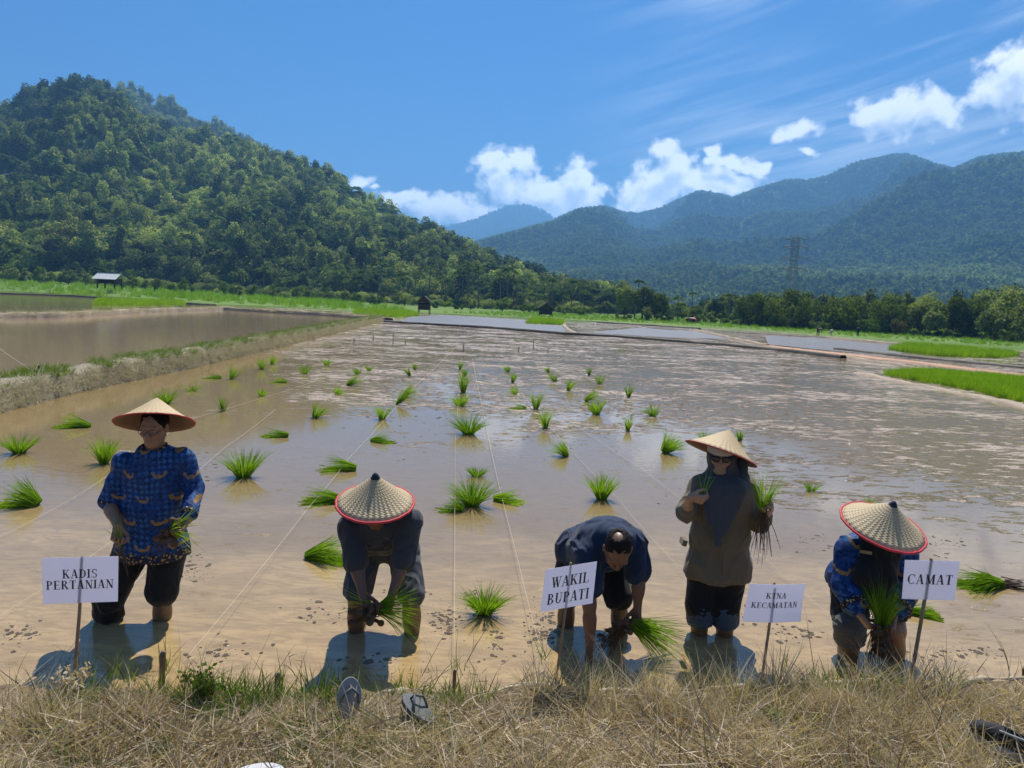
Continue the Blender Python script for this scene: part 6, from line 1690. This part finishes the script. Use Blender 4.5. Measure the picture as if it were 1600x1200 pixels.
# ------------------------------------------------------------------ huts, umbrella, tower, far people
M_TIN = flat_mat("weathered_tin", (0.55, 0.55, 0.53), .45, .2, .8, .2, .02)
M_OLDWOOD = flat_mat("old_dark_boards", (0.055, 0.042, 0.030), .9, .3, 3, .5, .03)
M_THATCH = flat_mat("grey_brown_thatch", (0.16, 0.13, 0.095), .95, .35, 4, .9, .06)
def at_dist(px, dist, py=480):
    a = azel(px, py)[0]; x, y = math.sin(a) * dist, math.cos(a) * dist
    return np.array([x, y, valley_z(x, y)])
def hut(label, px, yb, yt, wp, dist, roof_m, wall_m, kind, cat="hut"):
    p = at_dist(px, dist); dep = depth_of(p); p[2] = W(px, yb, p[1])[2]
    h = (yb - yt) / F_PX * dep; w = wp / F_PX * dep; d = w * .8
    root = empty("field_hut", tuple(p)); tag(root, label, cat, "huts among the fields")
    fl = h * (.28 if kind != 'tin' else .30); wl = h * .66
    for sx in (-1, 1):
        for sy in (-1, 1): MB().box((sx * w * .40, sy * d * .40, wl / 2 - .1), (w * .05, w * .05, wl + .2)).build("post", M_OLDWOOD, root)
    MB().box((0, 0, fl), (w * .86, d * .86, h * .04)).build("floor", M_OLDWOOD, root)
    t = w * .03; ww = wl - fl - h * .04 if kind != 'tin' else (wl - fl) * .9
    mb = MB(); zc = fl + h * .02 + ww / 2
    mb.box((0, d * .40, zc), (w * .76, t, ww)); mb.box((-w * .40, 0, zc), (t, d * .74, ww)); mb.box((w * .40, 0, zc), (t, d * .74, ww))
    if kind != 'tin':
        mb.box((0, -d * .40, zc - ww * .14), (w * .76, t, ww * .72))
    mb.build("wall", wall_m, root)
    mb = MB()
    if kind == 'gable':
        for s_ in (-1, 1): mb.box((s_ * w * .27, 0, wl + h * .16), (w * .66, d * 1.1, h * .035), M=Matrix.Rotation(s_ * math.atan2(h * .34, w * .56), 3, 'Y'))
        mb.build("roof", roof_m, root)
        g_ = MB(); g_.add([(-w * .4, -d * .42, wl), (w * .4, -d * .42, wl), (0, -d * .42, h * .97), (-w * .4, -d * .38, wl), (w * .4, -d * .38, wl), (0, -d * .38, h * .97)], [(0, 1, 2), (5, 4, 3), (0, 3, 4, 1), (1, 4, 5, 2), (2, 5, 3, 0)]); g_.build("gable", wall_m, root)
    else:
        for s_, ang, yy in ((1, -.50, -d * .30), (-1, .50, d * .30)): mb.box((0, yy, wl + h * .16), (w * 1.12, d * .78, h * .03), M=Matrix.Rotation(-ang, 3, 'X'))
        mb.build("roof", roof_m, root)
    return root, p, w, h
hr, hp_, hw, hh = hut("small stilt hut with a shiny tin roof in the green field on the left", 172, 449, 428, 33, 152, M_TIN, M_OLDWOOD, 'tin')
hut("dark wooden stilt hut with a pointed roof beside the left dyke's end", 663, 492, 462, 21, 96, M_OLDWOOD, M_OLDWOOD, 'gable')
hut("grey thatched hut by the palms left of the tall trees", 853, 498, 473, 24, 110, M_THATCH, M_OLDWOOD, 'gable')
p = at_dist(152, 153); p[2] = W(152, 443, p[1])[2]; sc_ = depth_of(p) / F_PX
fr_ = empty("flag", tuple(p)); tag(fr_, "faded red cloth hanging from a pole left of the tin-roofed hut", "flag")
MB().tube([(0, 0, -.3), (0, 0, 12 * sc_)], .05, 6).build("pole", M_POST, fr_)
v = [(x * .9 * sc_, .12 * math.sin(x * 1.3 + z), (2 + z * 1.6) * sc_) for z in range(6) for x in range(6)]
mesh_np("cloth", np.array(v), [[i * 6 + j, i * 6 + j + 1, i * 6 + j + 7, i * 6 + j + 6] for i in range(5) for j in range(5)], True, flat_mat("faded_red_cloth", (.45, .12, .10), .8, .2, 4, .3, .02), True, fr_).modifiers.new("thick", 'SOLIDIFY').thickness = .02
p = at_dist(1082, 112); p[2] = W(1082, 511, p[1])[2]; sc_ = depth_of(p) / F_PX
um = empty("umbrella", tuple(p)); tag(um, "red and white field umbrella standing at the edge of the far paddies", "umbrella")
MB().tube([(-2 * sc_, 0, -.2), (0, 0, 13 * sc_)], .05, 6).build("pole", M_POST, um)
V, F_, mi = [(0, 0, 17 * sc_)], [], []
for k in range(10):
    a = 6.2832 * k / 10; V.append((math.cos(a) * 12 * sc_, math.sin(a) * 12 * sc_, 9.5 * sc_))
for k in range(10): F_.append([0, 1 + k, 1 + (k + 1) % 10]); mi.append(k % 3 == 0)
V = np.array(V) @ np.array(Matrix.Rotation(R(18), 3, 'Y')).T @ np.array(Matrix.Rotation(R(-24), 3, 'X')).T
cn_ = mesh_np("canopy", V, F_, False, [flat_mat("red_canopy", (.62, .05, .05), .6, .1, 2, .1, .01), flat_mat("white_canopy", (.75, .66, .62), .6, .1, 2, .1, .01)], True, um, midx=np.array(mi, int)); cn_.modifiers.new("thick", 'SOLIDIFY').thickness = .03
p = at_dist(1298, 112); p[2] = W(1298, 519, p[1])[2]; sc_ = depth_of(p) / F_PX
wf = empty("flag", tuple(p)); tag(wf, "white flag on a pole before the dark bamboo on the right", "flag")
MB().tube([(0, 0, -.2), (0, 0, 22 * sc_)], .05, 6).build("pole", M_POST, wf)
v = [(x * .75 * sc_, .10 * math.sin(x * 1.3 + z), (12 + z * 2.0 - x * .8) * sc_) for z in range(5) for x in range(6)]
mesh_np("cloth", np.array(v), [[i * 6 + j, i * 6 + j + 1, i * 6 + j + 7, i * 6 + j + 6] for i in range(4) for j in range(5)], True, flat_mat("white_flag_cloth", (.62, .62, .60), .8, .1, 4, .2, .02), True, wf).modifiers.new("thick", 'SOLIDIFY').thickness = .02
# far workers
def far_person(label, px, yb, hp, bent, top, leg):
    p = G(px, yb, 0.05); dep = depth_of(p); k = hp / F_PX * dep / (1.0 if bent else 1.6)
    root = empty("person", tuple(p)); tag(root, label, "person", "tiny workers in the far paddies")
    f = Field((-.6, -.9, -.2), (.6, .6, 1.9), .035); hd = np.array([0, -.55, .75]) if bent else np.array([0, 0, 1.5]); hip = np.array([0, 0, .8]); nk = np.array([0, -.4, .88]) if bent else np.array([0, 0, 1.32])
    for s_ in (-1, 1):
        f.cap((s_ * .12, 0, -.1), (s_ * .11, .02, .42), .055, .07, .03); f.cap((s_ * .11, .02, .42), hip + [s_ * .09, 0, 0], .07, .09, .04)
        sh = nk + [s_ * .2, 0, -.04]; f.cap(sh, sh + [s_ * .04, -.05, -.30], .06, .05, .03); f.cap(sh + [s_ * .04, -.05, -.30], sh + [s_ * .0, -.2, -.5], .05, .04, .02)
    f.cap(hip, nk, .15, .17, .05); f.cap(nk, hd, .06, .06, .02); f.ell(hd, (.09, .10, .12), None, .02)
    V, Fq = f.mesh(); mesh_np("body", relax(V, Fq, 2) * k, Fq, True, leg, True, root)
    g_ = Field((-.6, -.9, .4), (.6, .6, 1.6), .035); g_.cap(hip + [0, 0, .05], nk, .175, .195, .05)
    for s_ in (-1, 1): sh = nk + [s_ * .2, 0, -.04]; g_.cap(sh, sh + [s_ * .04, -.05, -.25], .08, .075, .03)
    V, Fq = g_.mesh(); mesh_np("shirt", relax(V, Fq, 2) * k, Fq, True, top, True, root)
    mb = MB(); mb.tube([hd + [0, 0, .02], hd + [0, 0, .22]], [.30, .02], 14); h_ = mb.build("hat", M_OLDWOOD if not bent else M_THATCH, root); h_.scale = (k, k, k)
far_person("tiny worker in dark clothes bent over in the far right paddy", 1278, 523, 12, True, M_BLACK, M_BLACK)
far_person("tiny worker in pale clothes bent over in the far right paddy", 1298, 524, 9, True, M_CREAM, M_CREAM)
far_person("tiny dark worker standing upright in the far right paddy", 1340, 526, 14, False, M_BLACK, M_CHARCOAL)
# transmission tower
def tower(label, px, yt, yb, dist):
    a = azel(px, 460)[0]; p = np.array([math.sin(a) * dist, math.cos(a) * dist, 0.0]); dep = depth_of(p)
    top = W(px, yt, p[1])[2]; p[2] = W(px, yb, p[1])[2]; H = top - p[2]
    root = empty("transmission_tower", tuple(p)); tag(root, label, "tower"); M_ST = flat_mat("galvanised_steel", (.16, .17, .18), .6, .1, 1, .1, .01)
    hw_ = lambda z: H * (.105 - .068 * min(z / (H * .62), 1)) 
    zs = [0, .14, .27, .39, .5, .6, .7, .8, .9, 1.0]
    mb = MB(); b = H * .0024
    cor = lambda z: [np.array([sx * hw_(z * H), sy * hw_(z * H), z * H]) for sx, sy in ((-1, -1), (1, -1), (1, 1), (-1, 1))]
    for c in range(4): mb.tube([cor(z)[c] for z in zs], b * 1.5, 4)
    mb.build("legs", M_ST, root); mb = MB()
    for z0, z1 in zip(zs[:-1], zs[1:]):
        A_, B_ = cor(z0), cor(z1)
        for c in range(4):
            mb.tube([A_[c], B_[(c + 1) % 4]], b, 4); mb.tube([A_[(c + 1) % 4], B_[c]], b, 4); mb.tube([B_[c], B_[(c + 1) % 4]], b, 4)
    mb.build("bracing", M_ST, root)
    for z, wd in ((.60, .17), (.74, .165), (.88, .155), (.985, .12)):
        mb = MB(); w_ = H * wd; b = H * .0048
        for s_ in (-1, 1):
            for sy in (-1, 1): mb.tube([(0, sy * hw_(z * H), z * H + H * .02), (s_ * w_, 0, z * H)], b, 4); mb.tube([(0, sy * hw_(z * H), z * H - H * .03), (s_ * w_, 0, z * H)], b, 4)
            mb.tube([(s_ * w_, 0, z * H), (s_ * w_, 0, z * H - H * .035)], b * 1.3, 4)
        mb.build("cross_arm", M_ST, root)
tower("steel lattice power tower rising behind the right tree line before the mountains", 1236, 371, 492, 330)

# ------------------------------------------------------------------ single trees at the edge of the valley floor
def tree(label, px, yt, wp, dist, kind, group, seed, name="broadleaf_tree", cat="tree", mat=None, yb=None):
    r = np.random.default_rng(seed); p = at_dist(px, dist); dep = depth_of(p)
    H = max(W(px, yt, p[1])[2] - p[2], .8); Wd = wp / F_PX * dep / 2 * (1.12 if kind != 'palm' else 1)
    root = empty(name, tuple(p)); tag(root, label, cat, group)
    if kind == 'palm':
        lean = r.normal() * .05
        MB().tube([(0, 0, -.2), (lean * H * .3, 0, H * .4), (lean * H, 0, H * .86)], [H * .017 + .02, H * .013 + .02, H * .010 + .02], 6).build("trunk", M_PALMBARK, root, True)
        v, f_ = frond_set(r, 11, max(Wd, H * .16), 0.95, .07, 9, 0); mesh_np("crown", v + [lean * H, 0, H * .86], f_, False, mat or M_PALM, True, root); return root
    if kind == 'banana':
        V, F_ = [], []
        for k in range(9):
            a = 6.283 * r.random(); el = .5 + .8 * r.random(); d = np.array([math.cos(a) * math.cos(el), math.sin(a) * math.cos(el), math.sin(el)]); s_ = np.cross(d, [0, 0, 1.]); s_ /= np.linalg.norm(s_); l = H * (.6 + .3 * r.random()); b = len(V)
            for i in range(6):
                t_ = i / 5; q = np.array([0, 0, H * .3]) + d * l * t_ + np.array([0, 0, -.5 * l * t_ * t_]); w = l * .15 * math.sin(math.pi * min(.15 + t_ * .85, 1)); V += [q - s_ * w, q, q + s_ * w]
            for i in range(5):
                for j in range(2): a0 = b + i * 3 + j; F_.append([a0, a0 + 1, a0 + 4, a0 + 3])
        mesh_np("leaves", np.array(V), F_, True, mat or M_SHRUB, True, root); MB().tube([(0, 0, -.1), (0, 0, H * .35)], [.12, .08], 7).build("trunk", M_PALMBARK, root, True); return root
    m = mat or {'broad': M_TREE, 'bamboo': M_BAMBOO, 'shrub': M_SHRUB}[kind]
    nc = {'broad': 26, 'bamboo': 34, 'shrub': 10}[kind]
    th = H * {'broad': .10, 'bamboo': -.05, 'shrub': .0}[kind]
    c = r.normal(size=(nc, 3)); c /= np.linalg.norm(c, axis=1)[:, None]; c *= (.35 + .5 * r.random(nc) ** .6)[:, None]
    hz_ = (H - th) / 2; c = c * np.array([Wd * .9, Wd * .9, hz_ * .9]) + np.array([0, 0, th + hz_])
    rad = min(Wd, hz_) * (.26 + .24 * r.random(nc)); rad = np.minimum(rad, H - c[:, 2] + .15)
    lf = min(.05 * Wd + .10, .30)
    v, f_ = leaf_cloud(c, rad, {'broad': 90, 'bamboo': 90, 'shrub': 70}[kind], lf, r, .45 if kind != 'bamboo' else .3, .35, 1.0, 0.0 if kind != 'bamboo' else .7)
    mesh_np("crown", v, f_, False, m, True, root)
    if kind != 'shrub' or True:
        mb = MB(); tr_ = max(H * .022, .03)
        mb.tube([(0, 0, -.2), (r.normal() * tr_, 0, max(th, .2) + H * .15), (r.normal() * tr_ * 2, 0, H * .75)], [tr_ * 1.4, tr_, tr_ * .4], 7)
        for q in c[:7]: mb.tube([(0, 0, th * .8), tuple(q * [.5, .5, .8]), tuple(q)], [tr_ * .5, tr_ * .35, tr_ * .15], 5)
        mb.build("trunk", M_BARK, root, True)
    return root
TR = [("tall loose tree, left one of the two standing out beyond the far paddy", 976, 436, 34, 118, 'broad', None), ("tall loose tree, right one of the two standing out beyond the far paddy", 1004, 440, 36, 119, 'broad', None),
      ("light green tree right of the two tall loose ones", 1026, 457, 42, 121, 'broad', M_BAMBOO), ("dark round bush below the light green tree, right of the two tall ones", 1012, 478, 30, 114, 'shrub', M_TREE), ("dark low bush at the foot of the two tall loose trees", 976, 488, 34, 112, 'shrub', M_TREE),
      ("low yellow-green bush left of the red umbrella", 1040, 486, 34, 113, 'shrub', M_BAMBOO), ("yellow-green bush behind the red umbrella", 1080, 478, 48, 120, 'shrub', M_BAMBOO), ("green bush right of the red umbrella", 1112, 484, 40, 118, 'shrub', M_TREE), ("small bush between the red umbrella's bush and the palms", 1136, 482, 40, 116, 'shrub', None),
      ("dark bush in the gap left of the two tall loose trees", 945, 470, 40, 150, 'broad', None)]
for k, (lb, px, yt, wp, ds, kd, mt) in enumerate(TR): tree(lb, px, yt, wp, ds, kd, "trees beyond the far paddies", 900 + k, "broadleaf_tree" if kd == 'broad' else "bush", "tree" if kd == 'broad' else "bush", mt)
BB = [("bamboo thicket immediately right of the palm group, partly behind the tower's foot", 1182, 459, 66, 112), ("largest dark bamboo thicket, below the steel tower", 1240, 452, 92, 108), ("bamboo thicket right of the largest one, behind the white flag", 1320, 458, 80, 107), ("rounded bamboo thicket with a brown dry shrub at its foot", 1388, 460, 66, 106)]
for k, (lb, px, yt, wp, ds) in enumerate(BB): tree(lb, px, yt, wp, ds, 'bamboo', "bamboo thickets along the right tree line", 940 + k, "bamboo", "bamboo")
RT = [("slim dark tree sticking up above the right tree line", 1420, 447, 16, 116, 'broad', M_TREE), ("dark tree with a flat crown right of the slim one in the right tree line", 1448, 453, 46, 114, 'broad', None), ("green tree in front of the flat-crowned dark one", 1440, 472, 56, 106, 'broad', None), ("small round tree in the dip of the right tree line", 1464, 484, 36, 103, 'broad', M_TREE),
      ("yellow-green tree left of the dark group in the right tree line", 1492, 463, 54, 105, 'broad', M_BAMBOO), ("round dark treetop behind the yellow-green tree on the right", 1533, 452, 28, 114, 'broad', M_TREE), ("yellow-green tree between the dark treetops at the right", 1524, 466, 50, 106, 'broad', M_BAMBOO),
      ("large dark tree near the right picture edge", 1578, 448, 62, 107, 'broad', M_TREE), ("glossy low tree in the right corner, in front of the large dark one", 1560, 480, 56, 98, 'broad', M_TREE), ("dark tree cut by the right picture edge", 1622, 455, 60, 103, 'broad', None), ("low bush cut by the right picture edge", 1604, 492, 44, 96, 'shrub', M_TREE), ("bush just outside the right edge of the tree line", 1680, 462, 70, 100, 'broad', M_TREE),
      ("rusty brown dry shrub at the foot of the bamboo", 1404, 494, 26, 101, 'shrub', M_DRYTREE), ("green shrub left of the rusty brown dry shrub", 1366, 505, 28, 100, 'shrub', None), ("small shrub at the foot of the bamboo near the white flag", 1290, 506, 22, 102, 'shrub', None), ("low shrub between two bamboo thickets", 1355, 496, 24, 101, 'shrub', None)]
for k, (lb, px, yt, wp, ds, kd, mt) in enumerate(RT): tree(lb, px, yt, wp, ds, kd, "trees along the right tree line", 960 + k, "broadleaf_tree" if kd == 'broad' else "bush", "tree" if kd == 'broad' else "bush", mt)
for k, px in enumerate((1432, 1448, 1462, 1478, 1494, 1540, 1575)):
    tree("banana plant in the pale row at the foot of the right tree line", px, 505 + 3 * (k % 3), 18, 98 - k * .4, 'banana', "banana plants in a row", 990 + k, "banana_plant", "banana plant")
PM = [("slender palm between the light green tree and the bushes, shortest of three", 1045, 462, 20, 124), ("slender palm in the middle of three right of the light green tree", 1060, 459, 22, 124), ("lone slender palm standing highest against the mountains", 1082, 452, 16, 130), ("short palm below the lone high one", 1062, 472, 26, 116),
      ("leftmost low palm of the group left of the bamboo", 1128, 467, 22, 118), ("palm with a full crown, left in the group by the bamboo", 1141, 455, 20, 122), ("palm close behind its neighbour in the group by the bamboo", 1150, 457, 20, 124), ("palm in the middle of the group by the bamboo", 1159, 461, 18, 120), ("tall palm towards the bamboo, right in the group", 1171, 454, 18, 126), ("palm just over the first bamboo thicket", 1184, 455, 18, 126), ("palm above the two tall loose trees", 992, 431, 20, 124)]
for k, (lb, px, yt, wp, ds) in enumerate(PM): tree(lb, px, yt, wp, ds, 'palm', "palms beyond the far paddies", 1010 + k, "palm_tree", "palm")
# palms at the foot of the left hill: nothing in the photograph tells these apart
r = np.random.default_rng(5)
for k, px in enumerate([420, 445, 470, 512, 528, 545, 556, 572, 590, 605, 618, 632, 648, 662, 676, 690, 704, 716, 730, 742, 756, 768, 782, 797, 810, 822, 836, 848, 862, 876, 890, 902, 916]):
    px = px + r.normal() * 9; yt = np.interp(px, [420, 545, 730, 850, 916], [432, 420, 422, 434, 452]) + r.normal() * 13
    tree("slender palm among many alike along the foot of the left hill", px, yt, 26 + 12 * r.random(), np.interp(px, [400, 650, 916], [196, 172, 158]) + r.normal() * 4, 'palm', "palms along the foot of the left hill", 1100 + k, "palm_tree", "palm")
SH = [(-20, 408, 60, 'leafy bush at the left picture edge behind the green field'), (30, 416, 44, 'bush second from the left edge behind the green field'), (70, 414, 40, 'bush third from the left edge behind the green field'), (108, 420, 36, 'bush left of the red cloth by the tin-roofed hut'), (135, 424, 24, 'small bush right beside the red cloth by the tin hut'),
      (207, 426, 20, 'dark round shrub just right of the tin-roofed hut'), (228, 434, 14, 'thin shrub second to the right of the tin-roofed hut'), (242, 429, 18, 'shrub third to the right of the tin-roofed hut'), (268, 437, 18, 'low shrub with bare stems right of the tin-roofed hut'), (290, 433, 20, 'dark shrub standing alone mid left field'), (300, 441, 12, 'small shrub touching the dark one in the left field'), (350, 437, 16, 'upright shrub, first of a loose row right of the left field'), (362, 445, 12, 'tiny shrub in the loose row on the left field'), (373, 444, 14, 'small shrub before the largest in the loose row'), (394, 436, 22, 'largest round shrub in the loose row on the left field'), (427, 444, 16, 'shrub right of the largest in the loose row'), (446, 448, 22, 'yellowish wide shrub in the loose row'), (465, 446, 22, 'yellowish round shrub at the row\'s right part'), (480, 452, 12, 'last small shrub of the loose row'),
      (535, 452, 34, 'dark bush where the palms begin'), (560, 458, 30, 'bush under the first palms'), (590, 462, 34, 'bush under the palms left of the dark hut'), (632, 452, 22, 'dark upright bush just left of the dark hut'), (680, 470, 26, 'light bush just right of the dark hut'), (716, 474, 26, 'bush under the palms right of the dark hut'), (735, 466, 20, 'pointed bush between the dark hut and thatched hut'), (785, 462, 26, 'tall light bush between the two huts'), (820, 474, 26, 'bush left of the thatched hut'), (880, 478, 26, 'bush right of the thatched hut'), (915, 480, 30, 'bush at the right end of the hill foot')]
for k, (px, yt, wp, lb) in enumerate(SH):
    tree(lb, px, yt, wp, np.interp(px, [-20, 120, 210, 500, 700, 930], [205, 200, 168, 158, 140, 128]) + r.normal() * 2, 'shrub', "shrubs along the edge of the left field", 1200 + k, "bush", "bush", [None, M_TREE, M_SHRUB][k % 3])
tree("broad rusty-topped tree on the lower slope of the left hill", 113, 338, 80, 262, 'broad', None, 1300, mat=M_DRYTREE)

# the wood behind the single trees reads as one dark mass
r = np.random.default_rng(17)
n = 900; az_ = az_of(925) + (az_of(1900) - az_of(925)) * r.random(n); ds_ = np.interp(az_, [az_of(925), az_of(1150), az_of(1900)], [175, 136, 118]) + 70 * r.random(n) ** 1.5
P = np.stack([np.sin(az_) * ds_, np.cos(az_) * ds_, np.full(n, .1)], 1)
hs_ = np.interp(az_, [az_of(925), az_of(985), az_of(1060), az_of(1160), az_of(1330), az_of(1460), az_of(1600)], [1.3, 1.4, 1.1, 1.8, 2.1, 1.9, 2.4])
tag(scatter("valley_wood", P, PR_TREES[:5], hs_ * (.8 + .45 * r.random(n)), None, r.choice(5, n, p=[.34, .3, .26, .05, .05]), r.normal(size=n) * .18 - .15), "dark mixed wood behind the single trees at the far side of the paddies", "wood", kind='stuff')
n = 260; az_ = az_of(1150) + (az_of(1900) - az_of(1150)) * r.random(n); ds_ = np.interp(az_, [az_of(1150), az_of(1600), az_of(1900)], [112, 100, 96]) + 5 * r.random(n)
P = np.stack([np.sin(az_) * ds_, np.cos(az_) * ds_, np.full(n, -.1)], 1)
tag(scatter("undergrowth", P, [PR_TREES[6], PR_TREES[1]], .7 + .6 * r.random(n), None, None, r.normal(size=n) * .2 - .2), "low dark undergrowth at the foot of the right tree line", "undergrowth", kind='stuff')
n = 420; az_ = az_of(-250) + (az_of(930) - az_of(-250)) * r.random(n); ds_ = HILL_FOOT(az_) - 4 - 22 * r.random(n) ** 2
P = np.array([[math.sin(q) * e, math.cos(q) * e, valley_z(math.sin(q) * e, math.cos(q) * e) - .2] for q, e in zip(az_, ds_)])
tag(scatter("undergrowth", P, [PR_TREES[6], PR_TREES[1], PR_TREES[0]], 1.0 + 1.1 * r.random(n), None, None, r.normal(size=n) * .25 + .05), "bushy undergrowth along the foot of the left hill", "undergrowth", kind='stuff')
# ------------------------------------------------------------------ haze: one even box of air over the valley
def make_haze():
    m, t, out = new_mat("valley_haze")
    pv = t.node('ShaderNodeVolumePrincipled')
    pv.inputs['Color'].default_value = (0.22, 0.53, 1.0, 1)
    pv.inputs['Density'].default_value = 0.00044
    pv.inputs['Anisotropy'].default_value = 0.25
    t.l.new(pv.outputs[0], out.inputs['Volume'])
    b = MB(); b.box((0, 1000, 318.5), (16000, 11000, 641))
    tag(b.build("haze", m), kind='stuff')
make_haze()
